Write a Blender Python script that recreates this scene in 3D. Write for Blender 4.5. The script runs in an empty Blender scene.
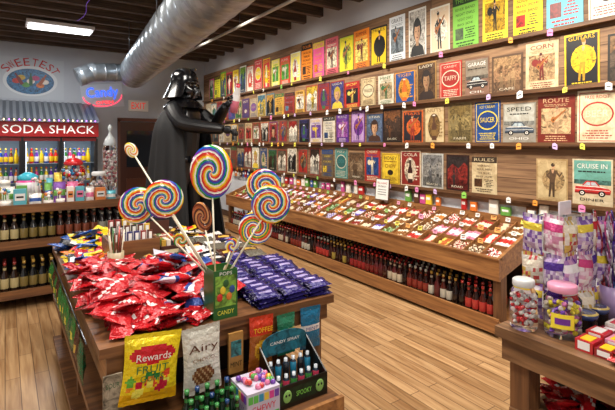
import bpy, math, random
from mathutils import Matrix, Vector, Euler, noise
random.seed(7)
R = random.random
U = random.uniform
sc = bpy.context.scene
sc.view_settings.view_transform = 'Standard'
sc.view_settings.exposure = 0.0

def hx(s):
    s = s.lstrip('#')
    o = []
    for i in (0, 2, 4):
        c = int(s[i:i+2], 16)/255
        o.append(c/12.92 if c <= .04045 else ((c+.055)/1.055)**2.4)
    return (o[0], o[1], o[2], 1.0)
def H(*a): return [hx(x) for x in a]
def dk(c_, k): return (c_[0]*k, c_[1]*k, c_[2]*k, 1)

# ---------------------------------------------------------------- materials
MAT = {}
def newmat(name):
    m = bpy.data.materials.new(name); m.use_nodes = True
    nt = m.node_tree
    b = nt.nodes['Principled BSDF']
    MAT[name] = m
    return m, nt, b
def vcol_mat(name, rough, metal=0, bump=0, bscale=40, emit=0, coat=0, mottle=None):
    m, nt, b = newmat(name)
    a = nt.nodes.new('ShaderNodeAttribute'); a.attribute_name = 'Col'
    out = a.outputs['Color']
    if mottle:
        tc = nt.nodes.new('ShaderNodeTexCoord'); n = nt.nodes.new('ShaderNodeTexNoise')
        n.inputs['Scale'].default_value = mottle[0]; n.inputs['Detail'].default_value = 8; n.inputs['Roughness'].default_value = .65
        n.inputs['Distortion'].default_value = 1.2
        nt.links.new(tc.outputs['Object'], n.inputs['Vector'])
        cr = nt.nodes.new('ShaderNodeValToRGB')
        cr.color_ramp.elements[0].position = .35; cr.color_ramp.elements[0].color = mottle[1]
        cr.color_ramp.elements[1].position = .62; cr.color_ramp.elements[1].color = mottle[2]
        nt.links.new(n.outputs['Fac'], cr.inputs[0])
        mx = nt.nodes.new('ShaderNodeMixRGB'); mx.blend_type = 'MULTIPLY'; mx.inputs[0].default_value = 1
        nt.links.new(out, mx.inputs[1]); nt.links.new(cr.outputs[0], mx.inputs[2]); out = mx.outputs[0]
    nt.links.new(out, b.inputs['Base Color'])
    b.inputs['Roughness'].default_value = rough
    b.inputs['Metallic'].default_value = metal
    if coat: b.inputs['Coat Weight'].default_value = coat
    if emit:
        nt.links.new(a.outputs['Color'], b.inputs['Emission Color'])
        b.inputs['Emission Strength'].default_value = emit
    if bump:
        tc = nt.nodes.new('ShaderNodeTexCoord'); n = nt.nodes.new('ShaderNodeTexNoise')
        n.inputs['Scale'].default_value = bscale; n.inputs['Detail'].default_value = 3
        nt.links.new(tc.outputs['Object'], n.inputs['Vector'])
        bp = nt.nodes.new('ShaderNodeBump'); bp.inputs['Strength'].default_value = bump
        bp.inputs['Distance'].default_value = .01
        nt.links.new(n.outputs['Fac'], bp.inputs['Height']); nt.links.new(bp.outputs['Normal'], b.inputs['Normal'])
    return m
vcol_mat('paper', .55)
vcol_mat('aged', .42, mottle=(9, (.66, .58, .48, 1), (1, .97, .92, 1)))
vcol_mat('print', .4, mottle=(22, (.14, .12, .1, 1), (1.2, 1.15, 1.08, 1)))
vcol_mat('ink', .5, mottle=(30, (.7, .66, .6, 1), (1, 1, 1, 1)))
vcol_mat('plastic', .3)
vcol_mat('gloss', .12, coat=.5)
vcol_mat('shell', .2, coat=.4)
vcol_mat('foil', .2, bump=1.0, bscale=48, metal=.15)
vcol_mat('cloth', .7, bump=.15, bscale=20)
vcol_mat('steel', .3, metal=.9)
vcol_mat('glow', .5, emit=4)
vcol_mat('neon', .5, emit=1.8)
vcol_mat('dimglow', .4, emit=.6)
vcol_mat('added_glow', .4, emit=.12)  # weak emission put into the cooler back panel so it looks lit
m, nt, b = newmat('glass')
b.inputs['Transmission Weight'].default_value = 1; b.inputs['Roughness'].default_value = .03
b.inputs['IOR'].default_value = 1.15; b.inputs['Base Color'].default_value = (.95, .98, 1, 1)

def wood_mat(name, c1, c2, axis, plank=None, rough=.5, strength=1.0):
    m, nt, b = newmat(name)
    N = nt.nodes.new; L = nt.links.new
    tc = N('ShaderNodeTexCoord')
    sep = N('ShaderNodeSeparateXYZ'); L(tc.outputs['Object'], sep.inputs[0])
    cmb = N('ShaderNodeCombineXYZ')
    if axis == 'floor':
        L(sep.outputs['Y'], cmb.inputs['X']); L(sep.outputs['X'], cmb.inputs['Y'])
    elif axis == 'wall':
        L(sep.outputs['Y'], cmb.inputs['X']); L(sep.outputs['Z'], cmb.inputs['Y'])
    elif axis == 'Y':
        L(sep.outputs['Y'], cmb.inputs['X']); L(sep.outputs['X'], cmb.inputs['Y']); L(sep.outputs['Z'], cmb.inputs['Z'])
    elif axis == 'Z':
        L(sep.outputs['Z'], cmb.inputs['X']); L(sep.outputs['X'], cmb.inputs['Y']); L(sep.outputs['Y'], cmb.inputs['Z'])
    else:
        L(sep.outputs['X'], cmb.inputs['X']); L(sep.outputs['Y'], cmb.inputs['Y']); L(sep.outputs['Z'], cmb.inputs['Z'])
    mp = N('ShaderNodeMapping'); mp.inputs['Scale'].default_value = (1.5, 22, 22)
    L(cmb.outputs[0], mp.inputs['Vector'])
    n = N('ShaderNodeTexNoise'); n.inputs['Scale'].default_value = 1.6; n.inputs['Detail'].default_value = 6
    n.inputs['Distortion'].default_value = .6
    L(mp.outputs[0], n.inputs['Vector'])
    cr = N('ShaderNodeValToRGB')
    cr.color_ramp.elements[0].position = .3; cr.color_ramp.elements[0].color = c1
    cr.color_ramp.elements[1].position = .7; cr.color_ramp.elements[1].color = c2
    L(n.outputs['Fac'], cr.inputs[0])
    out = cr.outputs[0]
    if plank:
        br = N('ShaderNodeTexBrick')
        br.inputs['Scale'].default_value = 1
        br.inputs['Brick Width'].default_value = plank[0]; br.inputs['Row Height'].default_value = plank[1]
        br.inputs['Mortar Size'].default_value = plank[2]; br.inputs['Mortar Smooth'].default_value = .3
        br.inputs['Color1'].default_value = (plank[3], plank[3]*.92, plank[3]*.82, 1); br.inputs['Color2'].default_value = (1, 1, 1, 1)
        br.inputs['Mortar'].default_value = (.25, .2, .17, 1)
        br.offset = .37
        L(cmb.outputs[0], br.inputs['Vector'])
        mx = N('ShaderNodeMixRGB'); mx.blend_type = 'MULTIPLY'; mx.inputs[0].default_value = 1
        L(out, mx.inputs[1]); L(br.outputs['Color'], mx.inputs[2]); out = mx.outputs[0]
    L(out, b.inputs['Base Color'])
    b.inputs['Roughness'].default_value = rough
    bp = N('ShaderNodeBump'); bp.inputs['Strength'].default_value = .15; bp.inputs['Distance'].default_value = .005
    L(n.outputs['Fac'], bp.inputs['Height']); L(bp.outputs[0], b.inputs['Normal'])
wood_mat('floor_oak', hx('#a0764c'), hx('#d2ac7e'), 'floor', (1.0, .085, .003, .62), .36)
wood_mat('panel_wood', hx('#70503a'), hx('#b08a64'), 'wall', (2.1, .14, .004, .55), .6)
wood_mat('ledge_wood', hx('#4a2f1c'), hx('#7a5433'), 'Y', None, .5)
wood_mat('bin_wood', hx('#74492a'), hx('#ac7846'), 'Y', None, .42)
wood_mat('rustic_wood', hx('#4c3220'), hx('#946c48'), 'Y', None, .45)
wood_mat('table_wood', hx('#52321e'), hx('#8a5c36'), 'X', None, .45)
wood_mat('post_wood', hx('#4c2f1c'), hx('#805634'), 'Z', None, .5)
wood_mat('beam_wood', hx('#352a22'), hx('#665444'), 'X', None, .7)
wood_mat('deck_wood', hx('#443a32'), hx('#746658'), 'Y', None, .8)

def plaster(name, c, c2, rough=.8):
    m, nt, b = newmat(name)
    n = nt.nodes.new('ShaderNodeTexNoise'); n.inputs['Scale'].default_value = 3; n.inputs['Detail'].default_value = 5
    tc = nt.nodes.new('ShaderNodeTexCoord'); nt.links.new(tc.outputs['Object'], n.inputs['Vector'])
    cr = nt.nodes.new('ShaderNodeValToRGB'); cr.color_ramp.elements[0].color = c; cr.color_ramp.elements[1].color = c2
    nt.links.new(n.outputs['Fac'], cr.inputs[0]); nt.links.new(cr.outputs[0], b.inputs['Base Color'])
    b.inputs['Roughness'].default_value = rough
plaster('wall_paint', hx('#cdd2dc'), hx('#dcdfe4'))
plaster('wall_back_paint', hx('#b4bcc8'), hx('#c8ced6'))
m, nt, b = newmat('galvanised')
v = nt.nodes.new('ShaderNodeTexVoronoi'); v.inputs['Scale'].default_value = 14
tc = nt.nodes.new('ShaderNodeTexCoord'); nt.links.new(tc.outputs['Object'], v.inputs['Vector'])
cr = nt.nodes.new('ShaderNodeValToRGB'); cr.color_ramp.elements[0].color = hx('#98a0a8'); cr.color_ramp.elements[1].color = hx('#bcc4ca')
nt.links.new(v.outputs['Color'], cr.inputs[0]); nt.links.new(cr.outputs[0], b.inputs['Base Color'])
b.inputs['Metallic'].default_value = .7; b.inputs['Roughness'].default_value = .33

# ---------------------------------------------------------------- mesh builder
TXT = {}
def text_geo(s):
    if s in TXT: return TXT[s]
    cu = bpy.data.curves.new('t', 'FONT'); cu.body = s; cu.resolution_u = 2; cu.size = 1
    ob = bpy.data.objects.new('t', cu); sc.collection.objects.link(ob)
    dg = bpy.context.evaluated_depsgraph_get(); dg.update()
    me = ob.evaluated_get(dg).to_mesh()
    vs = [v.co.copy() for v in me.vertices]; fs = [tuple(p.vertices) for p in me.polygons]
    ob.evaluated_get(dg).to_mesh_clear()
    bpy.data.objects.remove(ob); bpy.data.curves.remove(cu)
    x0 = min(v.x for v in vs); x1 = max(v.x for v in vs); y0 = min(v.y for v in vs); y1 = max(v.y for v in vs)
    TXT[s] = ([((v.x-x0)/(x1-x0)-.5, (v.y-y0)/(y1-y0)-.5) for v in vs], fs, (x1-x0)/(y1-y0))
    return TXT[s]

class MB:
    def __init__(s): s.v = []; s.f = []; s.c = []; s.m = []; s.s = []
    def add(s, vs, fs, col, mat, M=None, smooth=False):
        o = len(s.v)
        if M is not None: s.v.extend((M @ Vector(v))[:] for v in vs)
        else: s.v.extend(tuple(v) for v in vs)
        many = isinstance(col, list)
        for i, f in enumerate(fs):
            s.f.append(tuple(o+k for k in f)); s.c.append(col[i] if many else col); s.m.append(mat); s.s.append(smooth)
    def box(s, c, d, col=(1, 1, 1, 1), mat='paper', M=None):
        x, y, z = d[0]/2, d[1]/2, d[2]/2
        vs = [(c[0]+a*x, c[1]+b_*y, c[2]+e*z) for a in (-1, 1) for b_ in (-1, 1) for e in (-1, 1)]
        fs = [(0, 1, 3, 2), (4, 6, 7, 5), (0, 4, 5, 1), (2, 3, 7, 6), (0, 2, 6, 4), (1, 5, 7, 3)]
        s.add(vs, fs, col, mat, M)
    def bx(s, x0, x1, y0, y1, z0, z1, col=(1, 1, 1, 1), mat='paper', M=None):
        s.box(((x0+x1)/2, (y0+y1)/2, (z0+z1)/2), (abs(x1-x0), abs(y1-y0), abs(z1-z0)), col, mat, M)
    def lathe(s, prof, n, col, mat, M=None, smooth=True):
        vs = []; fs = []; cs = []
        for r, z in prof:
            for k in range(n):
                a = 2*math.pi*k/n; vs.append((r*math.cos(a), r*math.sin(a), z))
        for i in range(len(prof)-1):
            for k in range(n):
                k2 = (k+1) % n
                fs.append((i*n+k, i*n+k2, (i+1)*n+k2, (i+1)*n+k))
                cs.append(col[i] if isinstance(col, list) else col)
        s.add(vs, fs, cs, mat, M, smooth)
    def tube(s, p0, p1, r, col, mat='plastic', n=8, r2=None):
        p0 = Vector(p0); p1 = Vector(p1); d = p1-p0
        M = Matrix.Translation(p0) @ d.to_track_quat('Z', 'Y').to_matrix().to_4x4()
        l = d.length; r2 = r if r2 is None else r2
        s.lathe([(0, 0), (r, 0), (r2, l), (0, l)], n, col, mat, M, smooth=True)
    def ell(s, c, rad, col, mat='plastic', n=12, m=8, M=None):
        pr = [(math.sin(math.pi*i/m), -math.cos(math.pi*i/m)) for i in range(m+1)]
        T = Matrix.Translation(c) @ Matrix.Diagonal((rad[0], rad[1], rad[2], 1))
        s.lathe(pr, n, col, mat, (M @ T) if M is not None else T)
    def text(s, t, M, x, y, w, h, col, z=.001, mat='paper'):
        vs, fs, asp = text_geo(t)
        if h is None: h = w/asp
        if w is None: w = h*asp
        s.add([(x+a*w, y+b_*h, z) for a, b_ in vs], fs, col, mat, M)
    def build(s, name, parent=None):
        me = bpy.data.meshes.new(name)
        me.from_pydata(s.v, [], s.f)
        used = []
        for k in s.m:
            if k not in used: used.append(k)
        for k in used: me.materials.append(MAT[k])
        me.polygons.foreach_set('material_index', [used.index(k) for k in s.m])
        me.polygons.foreach_set('use_smooth', s.s)
        ca = me.color_attributes.new('Col', 'FLOAT_COLOR', 'CORNER')
        d = []
        for f, c in zip(s.f, s.c): d.extend(tuple(c)*len(f))
        ca.data.foreach_set('color', d)
        me.update()
        o = bpy.data.objects.new(name, me); sc.collection.objects.link(o)
        if parent: o.parent = parent
        return o

def frame(o, r, u):
    r = Vector(r).normalized(); u = Vector(u).normalized(); n = r.cross(u)
    return Matrix(((r.x, u.x, n.x, o[0]), (r.y, u.y, n.y, o[1]), (r.z, u.z, n.z, o[2]), (0, 0, 0, 1)))
def TR(x, y, z, rx=0, ry=0, rz=0, sc_=1):
    return Matrix.Translation((x, y, z)) @ Euler((rx, ry, rz)).to_matrix().to_4x4() @ Matrix.Scale(sc_, 4)
WHT = hx('#f2f0ea'); BLK = hx('#15130f'); SIL = hx('#70757c')

# ---------------------------------------------------------------- room
mb = MB(); mb.bx(-4.2, 4.15, -2.5, 10.55, -.1, 0, WHT, 'floor_oak'); mb.build('floor')
mb = MB(); mb.bx(4.0, 4.15, -2.5, 10.55, 0, 3.8, WHT, 'wall_paint'); mb.build('wall_right')
mb = MB(); mb.bx(-4.2, 4.0, 10.4, 10.55, 0, 3.8, WHT, 'wall_back_paint'); mb.build('wall_back')
mb = MB(); mb.bx(-4.35, -4.2, -2.5, 10.55, 0, 3.8, WHT, 'wall_paint'); mb.build('wall_left')
mb = MB(); mb.bx(-4.2, 4.0, -2.5, 10.4, 3.75, 3.85, WHT, 'deck_wood')
mb.build('ceiling')
mb = MB()
y = -2.3
while y < 10.35:
    mb.bx(-4.2, 4.0, y, y+.09, 3.5, 3.75, WHT, 'beam_wood'); y += .46
mb.build('ceiling_joists')
mb = MB(); mb.bx(3.975, 4.0, -2.5, 10.4, 1.0, 3.2, WHT, 'panel_wood'); mb.build('wall_paneling')
mb = MB(); mb.bx(3.98, 4.0, -2.5, 10.4, 0, .12, hx('#5a4030'), 'paper'); mb.build('baseboard_right')
mb = MB(); mb.bx(-4.2, 3.98, 10.38, 10.4, 0, .12, hx('#5a4030'), 'paper'); mb.build('baseboard_back')

ROWZ = [2.57, 2.06, 1.585, 1.08]
mb = MB()
for z in ROWZ:
    mb.bx(3.91, 3.9745, -.6, 10.3, z-.022, z, WHT, 'ledge_wood')
    mb.bx(3.905, 3.915, -.6, 10.3, z-.022, z+.012, WHT, 'ledge_wood')
ledges = mb.build('poster_ledges')

# ---------------------------------------------------------------- posters
CREAM = hx('#e6dcc4')
def art(mb, M, w, h, kind, bg, a, b_, texts, far=False, base='aged'):
    seg = 10 if far else 20
    def P(pts, col, L, mat='ink'): mb.add([((x-.5)*w, y*h, .005+L*.0004) for x, y in pts], [tuple(range(len(pts)))], col, mat, M)
    def Q(x0, y0, x1, y1, col, L=1, mat='ink'): P([(x0, y0), (x1, y0), (x1, y1), (x0, y1)], col, L, mat)
    def E(x, y, rx, ry, col, L=1, mat='ink', a0=0, a1=6.2832): P([(x+rx*math.cos(a0+(a1-a0)*k/seg), y+ry*math.sin(a0+(a1-a0)*k/seg)) for k in range(seg)], col, L, mat)
    def T(t, y, hh, col, ww=.84, x=.5, L=6): mb.text(t, M, (x-.5)*w, y*h, ww*w, hh*h, col, .005+L*.0004, 'ink')
    def fine(y0, y1, n, col, x0=.12, x1=.88, L=6):
        for k in range(n):
            yy = y0+(y1-y0)*(k+.5)/n; th = (y1-y0)/n*.22; q = U(0, .12)
            if far: Q(x0+q, yy-th, x1-q, yy+th, col, L)
            else:
                x = x0+q
                while x < x1-q:
                    ww = U(.03, .13); Q(x, yy-th, min(x+ww, x1-q), yy+th, col, L); x += ww+.02
    def person(cx, cy, s, L, c1, c2, lean=0, prop=0):
        def X(px, py): return (cx+px*s+lean*py*s, cy+py*s)
        P([X(-.08, 0), X(-.02, 0), X(.0, .3), X(.05, 0), X(.11, 0), X(.085, .38), X(-.075, .38)], dk(c1, .65), L)
        P([X(-.08, .34), X(.08, .34), X(.1, .5), X(.115, .58), (X(.04, .635)), X(-.04, .635), X(-.115, .58), X(-.09, .48)], c1, L+.5)
        P([X(.07, .59), X(.21, .46), X(.3, .56), X(.28, .6), X(.21, .52), X(.1, .63)], c1, L+.7)
        P([X(-.08, .6), X(-.2, .5), X(-.06, .38), X(-.05, .42), X(-.13, .5), X(-.07, .55)], c1, L+.7)
        P([X(-.05, .63), X(.04, .63), X(.02, .55), X(-.02, .55)], c2, L+.8)
        x_, y_ = X(0, .71); E(x_, y_, .055*s, .065*s, c2, L+.9); E(x_-.012*s, y_+.035*s, .062*s, .045*s, dk(c1, .4), L+1.1)
        if prop:
            P([X(-.22, .38), X(-.12, .3), X(-.02, .4), X(.32, .66), X(.3, .69), X(-.06, .47), X(-.18, .48)], hx('#a8642c'), L+1.3); x_, y_ = X(-.12, .39); E(x_, y_, .03*s, .025*s, BLK, L+1.6)
    t = texts+['SWEET', 'ROCK', 'CO', 'TONIGHT']
    dark = sum(bg[:3]) < .9
    mb.box((0, h/2, .0025), (w, h, .005), bg, base, M)
    if kind == 'text':
        Q(.04, .03, .96, .97, a, 1); Q(.06, .045, .94, .955, bg, 2, base)
        T(t[0], .84, .12, b_, .7); fine(.7, .76, 1, a); T(t[1], .58, .13, a, .6); E(.5, .37, .16, .09, b_, 3, 'print'); fine(.08, .24, 4, a)
    elif kind == 'gig':
        T(t[0], .9, .09, a, .7); fine(.77, .83, 2, b_)
        Q(.1, .2, .9, .74, b_, 1, 'print'); E(.3, .58, .11, .08, a, 1.5); person(.5, .21, .72, 2, a, hx('#c8a080'), U(-.15, .15), R() < .5)
        fine(.04, .17, 3, a)
    elif kind == 'lineup':
        Q(0, .84, 1, 1, a, 1); T(t[0], .92, .08, bg, .8)
        for k in range(4): T(random.choice(['THE BLUES', 'NIGHT OWLS', 'RIVER BAND', 'BIG JOE', 'SOUL MEN', 'FOLK FEST', 'DUSTY RD']), .76-k*.1, .055, a if k % 2 else b_, U(.45, .8))
        Q(.1, .18, .42, .4, b_, 2, 'print'); fine(.18, .4, 5, a, .48, .9); fine(.04, .15, 2, a)
    elif kind == 'figure':
        Q(.05, .04, .95, .96, b_, 1, base); E(.55, .5, .36, .27, bg, 1.5, 'print')
        person(.48, .1, 1.02, 2, a, hx('#d0a27c'), U(-.15, .15), R() < .6)
        T(t[0], .91, .075, bg if bg != b_ else a, .75); fine(.04, .09, 1, bg)
    elif kind == 'car':
        Q(.04, .45, .96, .97, b_, 1, base); Q(.04, .03, .96, .45, bg, 1, base); Q(.04, .45, .96, .55, dk(b_, .45), 1.3, 'print')
        P([(.06, .25), (.94, .25), (.96, .34), (.9, .38), (.7, .42), (.6, .52), (.36, .53), (.24, .42), (.08, .4)], a, 2)
        P([(.06, .25), (.94, .25), (.95, .29), (.06, .29)], dk(a, .45), 2.3); P([(.08, .4), (.24, .42), (.7, .42), (.9, .38), (.7, .4), (.24, .4)], WHT, 2.5)
        P([(.29, .43), (.38, .505), (.58, .5), (.65, .43)], hx('#b8c8d0'), 3); Q(.46, .42, .48, .51, a, 3.5)
        Q(.07, .33, .93, .34, WHT, 3)
        for x in (.25, .74): E(x, .26, .085, .065, BLK, 3); E(x, .26, .045, .034, WHT, 4); E(x, .26, .02, .016, BLK, 5)
        T(t[0], .85, .1, WHT if sum(b_[:3]) < 1.0 else BLK, .75); fine(.7, .76, 1, BLK); T(t[1], .12, .06, BLK if sum(bg[:3]) > 1 else WHT, .6)
    elif kind == 'face':
        Q(.05, .04, .95, .96, b_, 1, 'print'); sk = hx('#cfa07a') if sum(b_[:3]) > .2 else hx('#a8805c')
        P([(.1, .05), (.9, .05), (.82, .22), (.6, .3), (.4, .3), (.18, .22)], a, 2); Q(.42, .25, .58, .4, dk(sk, .7), 2.5)
        E(.5, .57, .24, .24, dk(a, .6), 2.7); E(.5, .52, .165, .2, sk, 3); P([(.5, .32), (.62, .38), (.665, .52), (.6, .66), (.54, .6), (.53, .45)], dk(sk, .68), 3.5)
        E(.5, .7, .19, .07, dk(a, .6), 3.8)
        E(.43, .54, .028, .012, BLK, 4); E(.57, .54, .028, .012, BLK, 4); E(.5, .415, .045, .014, hx('#7c3028'), 4); P([(.49, .46), (.53, .46), (.51, .53)], dk(sk, .6), 4)
        T(t[0], .9, .07, CREAM if dark else bg, .7)
    elif kind == 'photo':
        Q(.06, .05, .94, .95, a, 1, 'print'); Q(.06, .05, .94, .32, dk(a, .5), 1.5, 'print')
        P([(.06, .6), (.3, .75), (.55, .62), (.8, .8), (.94, .7), (.94, .95), (.06, .95)], dk(b_, .8), 1.3, 'print')
        for k in range(3): person(U(.22, .78), U(.1, .2), U(.5, .75), 2+k*.5, dk(random.choice([b_, a]), U(.3, .9)), dk(b_, 1))
        T(t[0], .12, .06, CREAM, .5, L=7)
    elif kind == 'label':
        Q(.05, .04, .95, .96, a, 1); Q(.07, .055, .93, .945, bg, 1.4, base)
        E(.5, .55, .4, .23, a, 2); E(.5, .55, .36, .2, b_, 2.4); T(t[0], .56, .12, bg if sum(bg[:3]) > sum(b_[:3])+.3 else a, .56); T(t[1], .87, .06, a, .6); fine(.08, .26, 4, a)
    elif kind == 'bottle':
        Q(.04, .03, .96, .97, b_, 1, base); E(.48, .45, .3, .36, dk(bg, .9), 1.5, 'print')
        P([(.36, .08), (.6, .08), (.6, .45), (.53, .58), (.53, .74), (.43, .74), (.43, .58), (.36, .45)], a, 2); Q(.36, .2, .6, .36, bg, 3); Q(.42, .74, .54, .77, WHT, 3)
        T(t[0], .89, .09, bg, .7); fine(.15, .6, 5, bg, .66, .92)

def wallM(yc, z, tilt=0): return frame((3.974, yc, z), (0, -1, tilt), (0, tilt, 1))
c = hx
spec = {
 0: [('text', c('#e9e4cf'), c('#8a2a20'), c('#20201e'), ['SUN', 'FUR']),
     ('lineup', c('#6fc0d4'), c('#c62a22'), c('#7e1c1a'), ['DELTA', 'BLUES']),
     ('lineup', c('#f2d21c'), c('#191512'), c('#d02a1c'), ['THE CRY', 'CRY']),
     ('gig', c('#f0d838'), c('#191713'), c('#c8a028'), ['SONIC', 'JAM NIGHT']),
     ('lineup', c('#7fbf4a'), c('#1e3a1a'), c('#3a5a1a'), ['THE HOP', 'DANCE']),
     ('figure', c('#ece6d6'), c('#1d1b18'), c('#e0c8a8'), ['SOUL', 'REVUE']),
     ('face', c('#f0efe8'), c('#1b1a1a'), c('#c9c8c4'), ['JANE', '']),
     ('gig', c('#dfe3e6'), c('#34404e'), c('#7c8a96'), ['GRATE', 'FOLK']),
     ('figure', c('#1b1a17'), c('#1b1a17'), c('#eec21a'), ['MILES', 'JAZZ']),
     ('gig', c('#e8801c'), c('#701c14'), c('#f8e070'), ['SUMMER', 'JAM']),
     ('figure', c('#c8d030'), c('#285018'), c('#f0e020'), ['MOON', 'DOG']),
     ('gig', c('#d8606c'), c('#5a1420'), c('#f0e8d0'), ['DREAM', 'POP'])],
 1: [('photo', c('#2a2420'), c('#5a4c40'), c('#96724c'), ['AXE']),
     ('figure', c('#f2c81c'), c('#e8b01c'), c('#17151a'), ['GUITARS', 'BUY SELL']),
     ('gig', c('#dcccA8'), c('#8a2a22'), c('#b89870'), ['CORN', '']),
     ('photo', c('#5e4838'), c('#a07c5c'), c('#c8a276'), ['CAFE']),
     ('car', c('#8c6a5a'), c('#2a2424'), c('#948c80'), ['GARAGE', 'OIL']),
     ('label', c('#bc2c22'), c('#e8dcc4'), c('#a02018'), ['TAFFY', 'CANDY']),
     ('face', c('#b08a50'), c('#30201a'), c('#5a4028'), ['LADY', '']),
     ('bottle', c('#e8a034'), c('#e06a24'), c('#24509a'), ['TIGER', 'TEA']),
     ('gig', c('#e4e0d0'), c('#2e6a3c'), c('#b0a080'), ['MINT', 'GUM']),
     ('label', c('#d8c49c'), c('#54402a'), c('#e6d8b4'), ['WAGON', 'CO']),
     ('gig', c('#c02c28'), c('#f0d060'), c('#20202a'), ['POP', 'SODA'])],
 2: [('label', c('#e8ddc0'), c('#b02a20'), c('#d8c8a0'), ['BEER', 'FREE ROOT']),
     ('gig', c('#7e2a1e'), c('#d8b088'), c('#c8a880'), ['ROUTE', '66', 'DINER']),
     ('car', c('#98948c'), c('#4c5a6c'), c('#c0c4c0'), ['SPEED', 'OHIO']),
     ('label', c('#1c4a94'), c('#f0d43c'), c('#183c80'), ['SAUCER', 'ICE CREAM']),
     ('photo', c('#8e7c50'), c('#9c8a5a'), c('#86703f'), ['FARM']),
     ('bottle', c('#8a6a3c'), c('#5c3c28'), c('#d4c098'), ['NUTS', '']),
     ('figure', c('#d8682a'), c('#b8402a'), c('#2c2830'), ['MARS', 'BAR']),
     ('photo', c('#1c1614'), c('#4c382c'), c('#8c5a34'), ['DUSK']),
     ('face', c('#3c4c70'), c('#4a2e20'), c('#5c7090'), ['STAR', '']),
     ('figure', c('#7a3aa0'), c('#5a2a88'), c('#c0a0d8'), ['HAZE', 'LIVE']),
     ('gig', c('#5c2c90'), c('#e8d8f0'), c('#a05ab0'), ['PURPLE', 'SHOW'])],
 3: [('car', c('#d8ccb0'), c('#c8241e'), c('#6cacA4'), ['CRUISE IN', 'DINER']),
     ('figure', c('#b89c70'), c('#5c4430'), c('#cdb98f'), ['COWBOY', 'RIDE']),
     None,
     ('lineup', c('#d8c8a4'), c('#3a2a1c'), c('#5c3c24'), ['RULES', 'RULES', 'OF THE']),
     ('photo', c('#301a18'), c('#8a2c26'), c('#3a3030'), ['ROAD', '']),
     ('photo', c('#c0c4c4'), c('#9c9c9a'), c('#8a8c90'), ['BEACH']),
     ('bottle', c('#e8d8c0'), c('#3a1410'), c('#8c2a24'), ['COLA']),
     ('text', c('#e8c838'), c('#7c4a14'), c('#30201a'), ['HONEY', 'CHEW']),
     ('gig', c('#b8362c'), c('#f0e0c0'), c('#2a4a8c'), ['CHERRY', 'ROOT']),
     ('photo', c('#5c4a3a'), c('#9c8468'), c('#74583e'), ['MINE']),
     ('label', c('#4a8c8c'), c('#d8d0b8'), c('#2a6464'), ['SODA', 'FIZZ'])]}
pal = {
 0: H('#f0d020', '#58a83c', '#e04a2c', '#e85a9a', '#f08a24', '#f2efe4', '#d8d02c', '#c8303a', '#8ac040', '#f4e46a'),
 1: H('#b8583c', '#d8a84c', '#4a4a8a', '#7a4a90', '#e8e0cc', '#983430', '#5a88a0', '#d8d4c8', '#5a3a6a', '#8c5c40', '#d0c0a0', '#b8a888'),
 2: H('#5a38a0', '#7048a8', '#3c3a80', '#8a6ac0', '#d8d0e0', '#4c2a70', '#b098c8', '#e0dcd0', '#a8a098', '#6a5a50', '#cfc0a4', '#8a8478'),
 3: H('#a06a48', '#c8b490', '#8c3a2c', '#5c4030', '#c08040', '#e0d8c4', '#3c5a5a', '#a05030', '#d0c0a0', '#6c6050')}
acc = H('#1a1816', '#f0ece0', '#a82c24', '#e8c840', '#2c4a80', '#3a2a1e', '#e8e0d0', '#3c7044', '#1a1816', '#3a2a1e')
Y0 = [1.64, 1.505, 1.715, 1.75]
WW = [.3, .315, .31, .31]; HH = [.57, .435, .435, .43]
farmb = MB()
for row in range(4):
    for i in range(-6, 27):
        yc = Y0[row]+i*.33
        if yc > 10.15 or yc < -.5: continue
        sp = spec[row]
        if 0 <= i < len(sp): s = sp[i]
        else:
            p_ = pal[row]
            if row == 2 and yc > 6.6: p_ = pal[1]+pal[3]
            bg = random.choice(p_); a = random.choice(acc); b_ = random.choice(acc+p_)
            while a == bg: a = random.choice(acc)
            while b_ == bg or b_ == a: b_ = random.choice(acc+p_)
            s = (random.choice(['text', 'gig', 'figure', 'photo', 'label', 'face', 'gig', 'lineup', 'bottle', 'photo']), bg, a, b_,
                 [random.choice(['ROCK', 'BLUES', 'JAZZ', 'SODA', 'DINER', 'FUNK', 'CLUB', 'TOUR']), random.choice(['HALL', 'SHOW', 'FAIR', 'LIVE'])])
        if s is None: continue
        s = (s[0], s[1], s[2], s[3], [q if q else 'NOW' for q in s[4]])
        w = WW[row]*U(.86, 1.04); h = HH[row]*U(.84, 1.02)
        M = wallM(yc+U(-.006, .006), ROWZ[row]+.003, U(-.012, .012))
        if yc < 5.2 and yc > .9:
            mb = MB(); art(mb, M, w, h, *s, base='paper' if row == 0 else 'aged'); mb.build('vintage_poster')
        else:
            art(farmb, M, w, h, *s, far=True, base='paper' if row == 0 else 'aged')
farmb.build('poster_collection')
mb = MB()
tc_ = H('#f08ac0', '#8fd05a', '#f4f2ee', '#f4f2ee', '#f4a040', '#f0e858', '#f4f2ee', '#d8b8e8')
for row in range(4):
    y = .2
    while y < 10:
        y += U(.12, .5)*(1 if row else 1.8)
        s = U(.035, .06); z = ROWZ[row]-.008
        M = frame((3.904, y, z), (0, -1, U(-.25, .25)), (0, 0, 1))
        mb.add([(-s/2, -s*.9, 0), (s/2, -s*.9, 0), (s/2, s*.1, 0), (0, s*.35, 0), (-s/2, s*.1, 0)], [(0, 1, 2, 3, 4)], random.choice(tc_), 'paper', M)
        mb.add([(-s*.3, -s*.45, .001), (s*.3, -s*.45, .001), (s*.3, -s*.3, .001), (-s*.3, -s*.3, .001)], [(0, 1, 2, 3)], BLK, 'paper', M)
mb.build('price_tags', ledges)

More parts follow.
